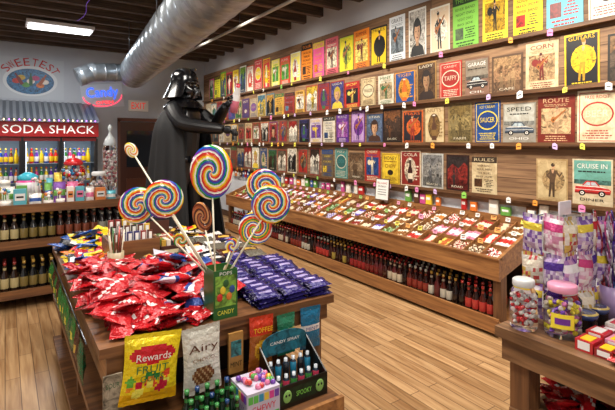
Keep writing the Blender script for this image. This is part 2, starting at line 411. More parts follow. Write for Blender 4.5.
# ---------------------------------------------------------------- bottle
def bottle(mb, x, y, z, h, glass, label, cap, n=9, mat='gloss'):
    pr = [(0, 0), (.13, 0), (.135, .12), (.137, .13), (.137, .46), (.13, .48), (.115, .56), (.055, .72), (.055, .74), (.055, .82), (.045, .9), (.055, .91), (.055, 1), (0, 1)]
    cs = [glass, glass, glass, label, glass, glass, glass, glass, label, glass, cap, cap, cap]
    mb.lathe([(r*h, q*h) for r, q in pr], n, cs, mat, TR(x, y, z, rz=U(0, 3)))

# ---------------------------------------------------------------- candy bins
mb = MB()
BY0, BY1 = 2.2, 7.6
XF, XB = 3.36, 3.972
SL = .24/(XB-XF); SA = math.atan(SL)
mb.add([(XF, BY0, .5), (XB, BY0, .74), (XB, BY1, .74), (XF, BY1, .5), (XF, BY0, .53), (XB, BY0, .77), (XB, BY1, .77), (XF, BY1, .53)],
       [(3, 2, 1, 0), (4, 5, 6, 7), (0, 1, 5, 4), (2, 3, 7, 6), (1, 2, 6, 5), (3, 0, 4, 7)], WHT, 'bin_wood')
mb.bx(XF-.022, XF, BY0-.03, BY1+.03, .46, .63, WHT, 'bin_wood')
mb.bx(XF-.03, XF+.02, BY0-.03, BY1+.03, .63, .645, WHT, 'bin_wood')
for yy in (BY0-.03, BY1):
    mb.add([(XF, yy, .47), (XB, yy, .66), (XB, yy, .9), (XF, yy, .65), (XF, yy+.03, .47), (XB, yy+.03, .66), (XB, yy+.03, .9), (XF, yy+.03, .65)],
           [(0, 1, 2, 3), (7, 6, 5, 4), (0, 4, 5, 1), (3, 2, 6, 7), (0, 3, 7, 4), (1, 5, 6, 2)], WHT, 'bin_wood')
mb.bx(XB-.02, XB+.003, BY0, BY1, .72, .9, WHT, 'bin_wood')
for yy in (BY0-.025, BY1-.08):
    mb.bx(XF+.01, XF+.09, yy, yy+.07, 0, .5, WHT, 'post_wood'); mb.bx(XB-.08, XB-.01, yy, yy+.07, 0, .7, WHT, 'post_wood')
mb.bx(XF-.02, XB, BY0-.03, BY1+.03, .09, .12, WHT, 'bin_wood')
mb.bx(XF-.04, XF-.02, BY0-.03, BY1+.03, .03, .155, WHT, 'bin_wood')
mb.bx(XB-.02, XB-.01, BY0, BY1, .12, .68, hx('#2a1e16'), 'paper')
nC = 30; nR = 3
dy = (BY1-BY0)/nC; dx = (XB-.02-XF)/nR
for i in range(1, nC):
    yy = BY0+i*dy
    mb.add([(XF, yy, .535), (XB-.02, yy, .765), (XB-.02, yy, .865), (XF, yy, .63), (XF, yy+.008, .535), (XB-.02, yy+.008, .765), (XB-.02, yy+.008, .865), (XF, yy+.008, .63)],
           [(0, 1, 2, 3), (7, 6, 5, 4), (3, 2, 6, 7), (0, 3, 7, 4)], WHT, 'bin_wood')
for r_ in range(1, nR):
    x0 = XF+r_*dx; zz = .53+(x0-XF)*SL
    mb.bx(x0, x0+.01, BY0, BY1, zz, zz+.095, WHT, 'bin_wood')
mb.build('candy_bin_counter')
mb = MB()
thm = [H('#f3efe6', '#b8302a'), H('#6a3a24', '#e8d8b8'), H('#d88098', '#f4e8ee'), H('#b82c22', '#f0e0c8'),
       H('#f0e6cc', '#8a5a30'), H('#6a5ab0', '#e8e0f0'), H('#c82820', '#f8f0e8'), H('#e8e0d8', '#b84a38'),
       H('#e0c860', '#b05a28'), H('#c0d0a8', '#5c8a46'), H('#f3efe6', '#8a2a24'), H('#8a5438', '#d8c8a8'), H('#ece8e0', '#c8803c'), H('#a83030', '#e8d8c0')]
def sweet(Mx, l, w, c1, c2, kind):
    if kind == 'bar':
        mb.lathe([(0, -l*.5), (w, -l*.46), (w*1.05, -l*.22), (w*1.05, l*.22), (w, l*.46), (0, l*.5)], 6, [c1, c1, c2, c1, c1], 'plastic', Mx @ Matrix.Rotation(1.5708, 4, 'Y') @ Matrix.Diagonal((.7, 1.3, 1, 1)), smooth=False)
    else:
        mb.lathe([(0, -l*.3), (w*1.1, -l*.22), (w*1.25, 0), (w*1.1, l*.22), (0, l*.3)], 7, [c1, c2, c1, c2], 'plastic', Mx @ Matrix.Rotation(1.5708, 4, 'Y'), smooth=True)
        for e in (-1, 1): mb.add([(e*l*.26, 0, 0), (e*l*.52, -w, .004), (e*l*.52, w, .004)], [(0, 1, 2)], c2, 'plastic', Mx)
for i in range(nC):
    yy = BY0+i*dy
    for r_ in range(nR):
        x0 = XF+r_*dx
        th = random.choice(thm); kind = random.choice(['A', 'A', 'B', 'C'])
        def place(px, py, lift, rz):
            return Matrix.Translation((px, py, .535+(px-XF)*SL+lift)) @ Matrix.Rotation(-SA, 4, 'Y') @ Matrix.Rotation(rz+U(-.12, .12), 4, 'Z')
        if kind == 'A':
            for lay in range(3):
                for k in range(6):
                    py = yy+.024+k*(dy-.035)/5+U(-.004, .004)
                    sweet(place(x0+dx*.52+U(-.015, .015), py, .018+lay*.022, U(-.08, .08)), .15, .0125, th[0], th[1], 'bar')
        elif kind == 'B':
            for lay in range(3):
                for k in range(7):
                    px = x0+.028+k*(dx-.045)/6
                    sweet(place(px, yy+dy*.52+U(-.012, .012), .016+lay*.02, 1.57), .135, .012, th[0], th[1], 'bar')
        else:
            for k in range(44):
                sweet(place(x0+.03+R()*(dx-.05), yy+.025+R()*(dy-.04), .015+.06*k/44, U(-1.5, 1.5)), .058, .013, th[0], th[1], 'wrap')
mb.build('wrapped_candies')
mb = MB()
for i in range(nC):
    for r_ in range(nR):
        if R() < .15: continue
        yy = BY0+(i+.5)*dy+U(-.03, .03); x0 = XF+(r_+1)*dx-.004; zz = .53+(x0-XF)*SL+.085
        s = U(.045, .062)
        M = frame((x0-.004, yy, zz), (0, -1, U(-.1, .1)), (.25, 0, 1))
        mb.box((0, s*.4, 0), (s, s*.8, .003), random.choice(H('#f5f3ee', '#f5f3ee', '#f0e46a', '#f4a8c8', '#a0d878', '#f5f3ee', '#f4b060')), 'paper', M)
        mb.box((0, s*.55, .002), (s*.7, s*.12, .002), BLK, 'paper', M); mb.box((0, s*.3, .002), (s*.5, s*.1, .002), hx('#b02a22'), 'paper', M)
mb.build('bin_price_cards')
mb = MB()
y = 2.1
while y < 9.8:
    w = U(.05, .1); h = U(.08, .15)
    if R() < .8 and not (3.9 < y < 4.3):
        cc = random.choice(H('#b82c28', '#e8e0d0', '#f0c838', '#3a5a9c', '#e8e0d0', '#e07a34', '#c8508c', '#5c3a24', '#68a048'))
        z0 = .9
        mb.bx(3.945, 3.972, y, y+w, z0, z0+h, cc, 'plastic'); mb.bx(3.943, 3.945, y+w*.15, y+w*.85, z0+h*.45, z0+h*.7, WHT, 'plastic')
    y += w+U(.01, .07)
mb.build('candy_packets')
mb = MB(); M = frame((3.88, 4.12, .87), (0, -1, 0), (.08, 0, 1))
mb.box((0, .14, 0), (.24, .27, .012), hx('#5a4030'), 'paper', M); mb.box((0, .14, .007), (.215, .245, .003), hx('#eceae4'), 'paper', M)
mb.text('FILL A BAG', M, 0, .22, .17, .025, hx('#b02a22'), .01); mb.text('OF CANDY', M, 0, .18, .15, .022, BLK, .01)
for k in range(3): mb.box((0, .14-k*.03, .009), (.15, .007, .002), hx('#6a6a6a'), 'paper', M)
mb.build('framed_notice')
mb = MB()
y = 2.3
while y < 7.5:
    for k in range(4):
        g = random.choice(H('#2a100a', '#38140c', '#4a1a10', '#1c100c', '#501c1c', '#2a100a'))
        x_ = XF+.05+k*.1+U(-.004, .004)
        if k < 2 or R() < .8:
            blk = int((y-2.3)/.32)
            lab = H('#a8322c', '#b8a890', '#98803a', '#7c2a20', '#882020', '#b0a898', '#6a1c1a')[(blk*5) % 7]
            cap = H('#c8322c', '#c0bcb0', '#b8281e', '#b88c3a', '#9a1c1a')[(blk*3) % 5]
            bottle(mb, x_, y, .12, .24, g, lab if R() < .75 else g, cap, 8)
    y += .07
mb.build('soda_bottles')

# ---------------------------------------------------------------- bag helper
def bag(mb, M, w, h, t, cf, n=8, mat='foil', seed=0, crinkle=.28):
    rr = random.Random(seed or random.randint(1, 99999))
    ph = Vector((rr.uniform(0, 50), rr.uniform(0, 50), 0))
    vs = []; fs = []; cs = []
    for side in (1, -1):
        o = len(vs)
        for j in range(n+1):
            v_ = j/n
            for i in range(n+1):
                u_ = i/n
                prof = (max(0, math.sin(math.pi*u_))**.5)*(max(0, math.sin(math.pi*v_))**.45)
                nz = noise.noise(Vector((u_*4, v_*5, side))+ph)
                z = side*t/2*prof + crinkle*t*nz*prof
                pinch = 1-.07*math.sin(math.pi*v_)
                vs.append(((u_-.5)*w*pinch, (v_-.5)*h, z))
        for j in range(n):
            for i in range(n):
                a = o+j*(n+1)+i
                f = (a, a+1, a+n+2, a+n+1)
                fs.append(f if side == 1 else f[::-1]); cs.append(cf((i+.5)/n, (j+.5)/n))
    for e in (-1, 1):
        o = len(vs); k = 12
        for i in range(k+1):
            x = (i/k-.5)*w
            vs.append((x, e*h/2, 0)); vs.append((x, e*(h/2+.018*min(1, h/.15)), .002*(1 if i % 2 else -1)))
        for i in range(k):
            fs.append((o+2*i, o+2*i+2, o+2*i+3, o+2*i+1)); cs.append(cf(.5, .97 if e > 0 else .03))
    mb.add(vs, fs, cs, mat, M, smooth=True)

def solid(cc): return lambda u_, v_: cc
RED, WH, BLU, YEL = H('#b81820', '#ece8e6', '#26428c', '#eac41c')

# ---------------------------------------------------------------- centre display table
TX0, TX1, TY0, TY1 = .3, 1.43, 1.88, 3.95
SX1 = 1.26
mb = MB()
mb.bx(TX0, TX1, TY0, TY1, .76, .8, WHT, 'table_wood')
mb.bx(TX0+.03, TX1-.03, TY0+.02, TY0+.04, .68, .76, WHT, 'table_wood')
mb.bx(TX0+.03, TX0+.05, TY0+.04, TY1-.04, .62, .76, WHT, 'bin_wood')
mb.bx(TX1-.05, TX1-.03, TY0+.04, TY1-.04, .68, .76, WHT, 'bin_wood')
for x in (TX0+.052, TX1-.122):
    for y in (TY0+.042, (TY0+TY1)/2, TY1-.12): mb.bx(x, x+.07, y, y+.07, 0, .76, WHT, 'post_wood')
mb.bx(TX0, SX1, TY0-.28, TY1-.05, .42, .45, WHT, 'table_wood')
mb.bx(TX0, SX1, TY0-.3, TY0-.28, .38, .462, WHT, 'bin_wood')
mb.bx(TX0, SX1, TY0-.3, TY1-.05, .1, .13, WHT, 'table_wood')
for x in (TX0+.02, SX1-.08):
    mb.bx(x, x+.05, TY0-.27, TY0-.22, 0, .42, WHT, 'post_wood')
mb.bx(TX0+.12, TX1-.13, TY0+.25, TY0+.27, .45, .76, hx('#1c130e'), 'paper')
mb.build('candy_display_table')

def heap(name, x0, x1, y0, y1, n, h, w, l, t, cfs, z0=.8, flat=.45, nn=7):
    mb = MB()
    for k in range(n):
        fx = R(); fy = R()
        x = x0+(x1-x0)*fx; y = y0+(y1-y0)*fy
        dome = (math.sin(math.pi*min(max(fx, .05), .95))*math.sin(math.pi*min(max(fy, .05), .95)))**.5
        z = z0+t*.9+(k/n)*h*dome
        s_ = U(.85, 1.1)
        bag(mb, TR(x, y, z, U(-flat, flat), U(-flat, flat), U(0, 6.28)), w*s_, l*s_, t, random.choice(cfs), nn)
    return mb.build(name)
def taffy(u_, v_):
    if v_ > .75: return RED
    if v_ < .28: return BLU
    return WH if abs(u_-.5) < .3 and abs(v_-.5) < .14 else RED
def taffy2(u_, v_): return WH if .2 < (u_+v_) % .8 < .42 else RED
def taffy3(u_, v_): return hx('#d8d4e0') if v_ > .6 else (BLU if v_ > .38 else RED)
def redbag(u_, v_): return WH if (abs(v_-.5) < .12 and abs(u_-.5) < .32) else RED
def dred(u_, v_): return hx('#8c1018') if v_ < .3 else RED
def bluebag(u_, v_): return YEL if abs(v_-.5) < .2 and abs(u_-.5) < .3 else hx('#1c4c9a')
def yelbag(u_, v_): return hx('#d8342a') if abs(v_-.5) < .2 and abs(u_-.5) < .35 else YEL
def blkbag(u_, v_): return WH if abs(v_-.5) < .15 and abs(u_-.5) < .35 else hx('#1c1c24')
def brnbag(u_, v_): return hx('#d8b050') if abs(v_-.5) < .15 and abs(u_-.5) < .3 else hx('#4a2416')
heap('red_candy_bags', .35, .62, 1.95, 3.0, 90, .11, .095, .15, .035, [redbag, taffy2, redbag, dred])
heap('taffy_candy_bags', .6, .95, 2.08, 2.82, 90, .15, .09, .16, .035, [taffy, taffy2, taffy3, taffy3, redbag])
heap('yellow_blue_candy_bags', .36, .74, 3.4, 3.9, 60, .11, .1, .16, .035, [bluebag, yelbag, bluebag, bluebag, blkbag, yelbag])
heap('mixed_candy_bags', .36, .52, 3.0, 3.4, 30, .07, .08, .14, .03, [yelbag, redbag, bluebag, blkbag, solid(hx('#e87828'))])
heap('assorted_chocolate_bars', .92, 1.36, 3.4, 3.86, 60, .08, .05, .14, .025, [blkbag, brnbag, yelbag, redbag, brnbag, solid(WH)], flat=.3)
heap('toffee_packs', .64, .98, 2.86, 3.0, 26, .06, .06, .1, .025, [brnbag, blkbag, redbag, yelbag, solid(hx('#3a7a3c'))], flat=.3)
heap('small_taffy_packs', .42, .76, 1.91, 2.02, 26, .03, .05, .085, .022, [redbag, taffy3, taffy2, dred], flat=.3)
mb = MB()
PUR = hx('#2c2468')
def purp(u_, v_): return hx('#a89cc8') if abs(u_-.5) < .24 and abs(v_-.52) < .13 else (hx('#1c1640') if u_ < .12 or u_ > .88 else PUR)
for j in range(9):
    for i in range(3):
        for k in range(3+(j > 4)):
            bag(mb, TR(1.065+i*.15+U(-.01, .01), 1.945+j*.064, .815+k*.021, U(.15, .35), 0, U(-.12, .12)), .145, .07, .022, purp, 8)
mb.build('purple_chocolate_bars')
mb = MB()
for j in range(8):
    for i in range(3):
        for k in range(4):
            bag(mb, TR(1.06+i*.14+U(-.015, .015), 2.6+j*.09, .815+k*.024, U(.1, .4), U(-.1, .1), U(-.25, .25)), .13, .085, .024, random.choice([blkbag, blkbag, blkbag, solid(WH), solid(hx('#6a6458')), brnbag, purp]), 6)
mb.build('chocolate_bar_packs')
mb = MB()
MF = frame((.83, 1.9, .8), (1, 0, 0), (0, 0, 1))
GR = hx('#27602c')
for (a, b_, c_, d_) in ((.772, .888, 1.9, 1.905), (.772, .888, 2.015, 2.02), (.772, .777, 1.905, 2.015), (.883, .888, 1.905, 2.015)):
    mb.bx(a, b_, c_, d_, .8, 1.02, GR, 'plastic')
mb.bx(.777, .883, 1.905, 2.015, .8, .81, GR); mb.bx(.777, .883, 1.905, 2.015, .97, .98, hx('#caa46a'))
mb.box((0, .125, .001), (.1, .14, .002), hx('#86b84a'), 'print', MF)
for k in range(5): mb.ell((-.03+k*.015, .1+.03*(k % 3), .004), (.014, .018, .003), H('#c83028', '#e8c83a', '#2c5a2c', '#d87a2c', '#2c4a8c')[k], 'paper', M=MF)
mb.text('CANDY', MF, 0, .03, .08, .02, hx('#e8e04a'), .002); mb.text('POPS', MF, 0, .205, .06, .016, WHT, .003)
mb.build('lollipop_display_box')

RB = H('#d8141e', '#f2701c', '#f4d81c', '#f4f0e4', '#1e9a3a', '#1a56c0', '#7a2a9a', '#f4f0e4')
def lolly(pos, r, base, cols=RB, rx=None, turns=1.25, yaw=0):
    mb = MB()
    p = Vector(pos); d = (Vector((0, 0, 1.6))-p); d.z *= .2
    d = Matrix.Rotation(yaw, 3, 'Z') @ d; d.normalize()
    up = (p-Vector(base)).normalized(); up = (up-d*up.dot(d)).normalized()
    rt = up.cross(d)
    M = frame(p, rt, up)
    rx = rx or r
    NA = 96; NR = 16
    for side in (1, -1):
        vs = []; fs = []; cs = []
        for j in range(NR+1):
            q = j/NR
            for i in range(NA):
                a = 2*math.pi*i/NA+side*turns*2*math.pi*q**.9
                groove = 1+.12*math.cos(i/NA*2*math.pi*len(cols)*2)*(q > .2)
                z = side*(.11*r*math.sqrt(max(0, 1-q**3)))*groove
                vs.append((rx*q*math.cos(a), r*q*math.sin(a), z))
        for j in range(NR):
            for i in range(NA):
                i2 = (i+1) % NA
                f = (j*NA+i, j*NA+i2, (j+1)*NA+i2, (j+1)*NA+i)
                fs.append(f if side == -1 else f[::-1])
                cs.append(cols[(i*len(cols)*2//NA) % len(cols)])
        mb.add(vs, fs, cs, 'gloss', M, smooth=True)
    mb.tube(base, p-up*r*.9, .0042, hx('#e6dfc8'), 'plastic', 8)
    mb.build('swirl_lollipop')
lolly((.614, 2.118, 1.334), .09, (.79, 1.97, .98))
lolly((.815, 2.03, 1.457), .13, (.815, 1.985, .98), rx=.1, turns=1.0)
lolly((.538, 2.28, 1.29), .09, (.785, 1.99, .98), turns=-1.2)
lolly((.514, 2.316, 1.56), .04, (.79, 2.0, .98), cols=H('#f4d820', '#f8f4e0', '#e88a20', '#f8f4e0'), turns=.7, rx=.028)
lolly((1.04, 1.93, 1.385), .085, (.85, 1.975, .98), turns=-1.2)
lolly((1.019, 1.82, 1.313), .09, (.86, 1.95, .98))
lolly((.975, 1.89, 1.194), .078, (.85, 1.93, .98), turns=1.1, cols=H('#d8141e', '#f2701c', '#1e9a3a', '#f4d81c', '#1a56c0', '#f4f0e4'))
lolly((.813, 2.15, 1.228), .075, (.825, 2.005, .98), rx=.045, cols=H('#6a2e16', '#a85a2c', '#4a1c0e', '#c88a50'), turns=.8)
lolly((.70, 2.13, 1.13), .035, (.80, 2.0, .98), cols=H('#f4d820', '#d83a28', '#2ea83a', '#f8f4e0'), turns=.7)
lolly((.93, 2.05, 1.09), .035, (.86, 2.0, .98), cols=H('#f4d820', '#d83a28', '#2e5ac8', '#f8f4e0'), turns=.7)

mb = MB()
for (a, b_, c_, d_) in ((.55, .86, 3.05, 3.07), (.55, .86, 3.33, 3.35), (.55, .57, 3.07, 3.33), (.84, .86, 3.07, 3.33)):
    mb.bx(a, b_, c_, d_, .8, .96, WHT, 'table_wood')
for i in range(6):
    for j in range(3):
        cc = random.choice(H('#5a2a18', '#8c2c28', '#d8b03a', '#2a2a6a', '#2a1c18'))
        mb.box((.595+i*.043, 3.11+j*.08, .91+.03*j), (.034, .02, .2), cc, 'plastic', None); mb.box((.595+i*.043, 3.099+j*.08, .95+.03*j), (.02, .003, .1), WHT, 'plastic')
mb.build('candy_bar_crate')
mb = MB()
mb.lathe([(0, .8), (.045, .8), (.05, .92), (.045, .92), (.04, .82)], 16, hx('#b8a888'), 'plastic', TR(.57, 2.98, 0))
for k in range(14):
    a = U(0, 6.28); q = U(.01, .025)
    x, y = .57+q*math.cos(a), 2.98+q*math.sin(a)
    mb.tube((x, y, .82), (x+.03*math.cos(a), y+.03*math.sin(a), U(1.0, 1.1)), .005, random.choice(H('#c83a28', '#e0d8c0', '#3a6a3a', '#c8801c', '#5a2a18')), 'gloss', 6)
mb.build('candy_stick_cup')
x, y, w, d, h = .94, 3.2, .14, .3, .16
mb = MB(); mb.bx(x-w/2, x+w/2, y-d/2, y+d/2, .8, .8+h*.6, hx('#4a2418'))
mb.bx(x-w/2, x+w/2, y+d/2-.006, y+d/2, .8+h*.6, .8+h*1.4, hx('#4a2418'))
for k in range(4):
    for j in range(6): mb.box((x-w/2+.022+k*.032, y-d/2+.03+j*.045, .8+h*.65), (.026, .032, .06), random.choice(H('#c8a040', '#e8e0d0', '#a83028', '#2c2c34', '#58803a')), 'plastic')
mb.bx(x-w*.35, x+w*.35, y-d/2-.002, y-d/2, .8+h*.15, .8+h*.45, hx('#e8d8b0')); mb.build('candy_counter_box')

def hbag(x, yb, z, w, h, t, cf, texts, tilt=0, n=20):
    mb = MB()
    M = frame((x, yb, z), (1, 0, tilt), (-tilt, 0, 1))
    bag(mb, M, w, h, t, cf, n, seed=5, crinkle=.12)
    for (s, ty, tw, th, cc) in texts: mb.text(s, M, 0, ty*h, tw*w, th*h, cc, t/2+.006, 'plastic')
    mb.tube(M @ Vector((0, h*.5, 0)), M @ Vector((0, h*.5, -.02)), .003, hx('#888888'), 'steel', 6)
    return mb
fr_ = random.Random(3)
fruits = [(fr_.uniform(.1, .9), fr_.uniform(.05, .4), fr_.uniform(.05, .09), fr_.choice(H('#2c8a3c', '#e8502c', '#6ab83c', '#f8f060', '#c8203c', '#e88a20'))) for k in range(16)]
def reis(u_, v_):
    if ((u_-.5)/.42)**2+((v_-.74)/.15)**2 < 1: return hx('#c81c28')
    for (fx, fy, fr, fc) in fruits:
        if (u_-fx)**2+(v_-fy)**2 < fr*fr: return fc
    if v_ < .1: return hx('#e8b010')
    return hx('#f0d41c')
mb = hbag(.485, 1.845, .7, .225, .235, .045, reis, [('Rewards', .22, .6, .12, WHT), ('FRUIT', .02, .55, .12, hx('#1c6a34')), ('GUMS', -.13, .4, .11, hx('#1c6a34'))], -.1, 26); mb.build('yellow_gummy_bag')
def aero(u_, v_):
    if v_ > .9: return hx('#c8c4b8')
    if ((u_-.5)/.3)**2+((v_-.25)/.17)**2 < 1: return hx('#7a4a2c') if (int(u_*20)+int(v_*20)) % 3 else hx('#c09a70')
    return hx('#e4e0d4')
mb = hbag(.697, 1.845, .675, .17, .25, .04, aero, [('Airy', .22, .75, .17, hx('#5c3018')), ('CHOCO', .04, .55, .06, hx('#8a5a2c'))], .03); mb.build('chocolate_bag')
def gold(u_, v_):
    if v_ > .7: return hx('#c8381c')
    return hx('#d8a028') if ((u_-.5)/.3)**2+((v_-.4)/.2)**2 < 1 else hx('#a0581c')
mb = hbag(.983, 1.85, .665, .125, .225, .03, gold, [('TOFFEE', .32, .8, .1, YEL), ('GOLD', -.1, .5, .09, hx('#5a1c10'))], -.03); mb.build('toffee_bag')
mb = hbag(1.12, 1.85, .68, .1, .16, .025, lambda u_, v_: hx('#d8b83a') if abs(v_-.5) < .15 else hx('#2c7a5a'), [('SOUR', 0, .6, .12, BLK)], .02, 12); mb.build('sour_candy_pouch')
mb = hbag(1.26, 1.85, .68, .12, .17, .025, lambda u_, v_: WH if abs(v_-.5) < .12 else hx('#1c6c94'), [('MINT', 0, .6, .1, BLU)], -.02, 12); mb.build('mint_candy_pouch')
mb = MB(); M = frame((.345, 1.865, .66), (1, 0, 0), (0, 0, 1))
mb.box((0, -.03, 0), (.07, .14, .01), hx('#a89e8c'), 'print', M); mb.text('SOUR', M, 0, 0, .05, .02, hx('#30603a'), .006); mb.build('product_card')
mb = MB(); M = frame((.86, 1.86, .655), (1, 0, 0), (0, 0, 1))
mb.box((0, 0, 0), (.07, .18, .012), hx('#b88a4a'), 'aged', M); mb.box((0, .02, .007), (.05, .07, .002), hx('#3c8c94'), 'print', M); mb.text('MINT', M, 0, -.05, .055, .022, BLK, .008); mb.build('mint_packet')
mb = MB()
X0, X1, YA, YB = .965, 1.225, 1.66, 1.83
xc = (X0+X1)/2
MF = frame((xc, YA, .45), (1, 0, 0), (0, 0, 1))
mb.bx(X0, X1, YA, YA+.006, .45, .55, BLK, 'plastic'); mb.bx(X0+.006, X1-.006, YA+.006, YB, .45, .456, BLK)
for x in (X0, X1-.006):
    mb.add([(x, YA+.006, .45), (x, YB, .45), (x, YB, .66), (x, YA+.006, .55), (x+.006, YA+.006, .45), (x+.006, YB, .45), (x+.006, YB, .66), (x+.006, YA+.006, .55)],
           [(0, 1, 2, 3), (7, 6, 5, 4), (3, 2, 6, 7), (0, 3, 7, 4), (1, 5, 6, 2)], BLK, 'plastic')
hd = [(-.12, .16), (.12, .16)]+[(.12*math.cos(a), .22+.045*math.sin(a)) for a in [math.pi*k/10 for k in range(11)]]
MB2 = frame((xc, YB-.01, .45), (1, 0, 0), (0, 0, 1))
n_ = len(hd)
mb.add([(x, y, 0) for x, y in hd]+[(x, y, -.005) for x, y in hd], [tuple(range(n_)), tuple(range(2*n_-1, n_-1, -1))]+[(k, n_+k, n_+(k+1) % n_, (k+1) % n_) for k in range(n_)], hx('#1c6c84'), 'print', MB2)
mb.text('CANDY SPRAY', MB2, 0, .215, .16, .014, WHT, .002)
for k in range(6):
    mb.lathe([(0, 0), (.015, 0), (.015, .09), (.008, .1), (.008, .115), (0, .115)], 10, H('#223040', '#c83c5a' if k % 2 else '#3c8a40', '#223040', '#c8d0d8', '#c8d0d8'), 'gloss', TR(X0+.03+k*.04, YA+.05, .456))
    mb.lathe([(0, 0), (.015, 0), (.015, .09), (.008, .1), (.008, .115), (0, .115)], 10, H('#223040', '#2c8ab0' if k % 2 else '#1c1c20', '#223040', '#c8d0d8', '#c8d0d8'), 'gloss', TR(X0+.03+k*.04, YA+.12, .49))
mb.add([(-.12, .02, .002), (.12, .02, .002), (.12, .085, .002), (-.12, .085, .002)], [(0, 1, 2, 3)], hx('#12301c'), 'print', MF)
for x_ in (-.085, .085):
    mb.ell((x_, .052, .003), (.022, .028, .003), hx('#88b860'), 'paper', M=MF)
    for s_ in (-1, 1): mb.ell((x_+s_*.008, .058, .006), (.005, .006, .002), BLK, 'paper', 8, 6, M=MF)
mb.text('SPOOKY', MF, 0, .052, .08, .022, hx('#8ad858'), .004)
mb.build('candy_spray_box')
mb = MB()
X0, X1, YA, YB = .8, .95, 1.62, 1.78
mb.bx(X0, X1, YA, YB, .45, .59, hx('#bfb8cc'), 'paper')
MF = frame(((X0+X1)/2, YA, .45), (1, 0, 0), (0, 0, 1)); MS = frame((X0, (YA+YB)/2, .45), (0, -1, 0), (0, 0, 1))
for k in range(12):
    cc = random.choice(H('#6a3aa0', '#c83a8c', '#2c8ab0', '#d8b840', '#d8502c', '#5ab04a'))
    mb.box(((k % 6)*.024-.06, .028+.085*(k//6), .001), (.02, .03, .002), cc, 'paper', MF); mb.box(((k % 6)*.024-.06, .028+.085*(k//6), .001), (.02, .03, .002), cc, 'paper', MS)
mb.text('CHEWY', MF, 0, .07, .11, .028, hx('#c8203c'), .002); mb.text('CHEWY', MS, 0, .07, .11, .028, hx('#6a2a90'), .002)
for k in range(34):
    x = U(X0+.015, X1-.015); y = U(YA+.015, YB-.015); z = U(.592, .606)
    mb.ell((x, y, z), (.012, .012, .012), random.choice(H('#c83028', '#e0c040', '#58a048', '#d878a0', '#6a3aa0')), 'gloss', 8, 6)
mb.build('chewing_candy_carton')
mb = MB()
for k in range(5):
    for j in range(3):
        bottle(mb, .59+k*.042, 1.625+j*.05, .45, .15+.015*j, hx('#0c2412'), hx('#2c7a3c'), hx('#143c70') if (k+j) % 3 == 0 else hx('#3c8a48'), 10)
mb.build('green_soda_bottles')
heap('dark_candy_pouches', .36, .54, 1.65, 1.8, 18, .06, .08, .12, .025, [solid(hx('#20202a')), solid(hx('#5a1c24')), solid(hx('#14301c')), brnbag], z0=.45)
mb = MB()
for k in range(7):
    h = U(.1, .2); mb.bx(.34+k*.125, .45+k*.125, 1.64, 1.88, .13, .13+h, random.choice(H('#6c2c28', '#2c4a6a', '#a89470', '#3a5a3c', '#a88038', '#4a3a56')), 'paper')
    mb.bx(.36+k*.125, .43+k*.125, 1.637, 1.64, .15, .13+h*.7, CREAM, 'print')
mb.build('candy_cartons')
mb = MB()
def grn(u_, v_): return hx('#e8e050') if abs(v_-.5) < .15 and abs(u_-.5) < .3 else hx('#2c7a34')
for k in range(13):
    y = 2.15+k*.125
    bag(mb, frame((.272, y, .66+.012*(k % 3)), (0, -1, 0), (0, 0, 1)), .1, .14, .03, random.choice([grn, grn, brnbag, solid(hx('#1c5c3a')), brnbag]), 8)
mb.tube((.285, 2.1, .745), (.285, 3.75, .745), .004, SIL, 'steel')
mb.build('hanging_candy_packs')

# ---------------------------------------------------------------- statue on plinth
root = bpy.data.objects.new('caped_armor_statue', None); sc.collection.objects.link(root)
root.location = (1.48, 4.4, .34); root.rotation_euler = (0, 0, math.radians(36))
KB = hx('#0d0d10'); KB2 = hx('#15151a')
def skin_obj(name, chains, mat, sub=2):
    vs = []; es = []; rad = []; roots = []; idx = {}
    for ch in chains:
        prev = None
        for j, (p, r) in enumerate(ch):
            key = tuple(round(q, 4) for q in p)
            if key in idx: k = idx[key]
            else:
                k = len(vs); idx[key] = k; vs.append(p); rad.append(r)
                if j == 0: roots.append(k)
            if prev is not None: es.append((prev, k))
            prev = k
    me = bpy.data.meshes.new(name); me.from_pydata(vs, list(dict.fromkeys(es)), [])
    o = bpy.data.objects.new(name, me); sc.collection.objects.link(o)
    o.modifiers.new('Skin', 'SKIN')
    for i, r in enumerate(rad):
        me.skin_vertices[0].data[i].radius = r if isinstance(r, tuple) else (r, r)
        me.skin_vertices[0].data[i].use_root = i in roots
    s = o.modifiers.new('Sub', 'SUBSURF'); s.levels = sub; s.render_levels = sub
    me.materials.append(mat); o.parent = root
    return o
m, nt, b = newmat('black_armor'); b.inputs['Base Color'].default_value = hx('#0e0e11'); b.inputs['Roughness'].default_value = .35
n = nt.nodes.new('ShaderNodeTexNoise'); n.inputs['Scale'].default_value = 60
bp = nt.nodes.new('ShaderNodeBump'); bp.inputs['Strength'].default_value = .15; nt.links.new(n.outputs[0], bp.inputs['Height']); nt.links.new(bp.outputs[0], b.inputs['Normal'])
pel = (0, 0, 1.02)
Rw = (-.2, -.52, 1.38); Lw = (.16, -.36, 1.6)
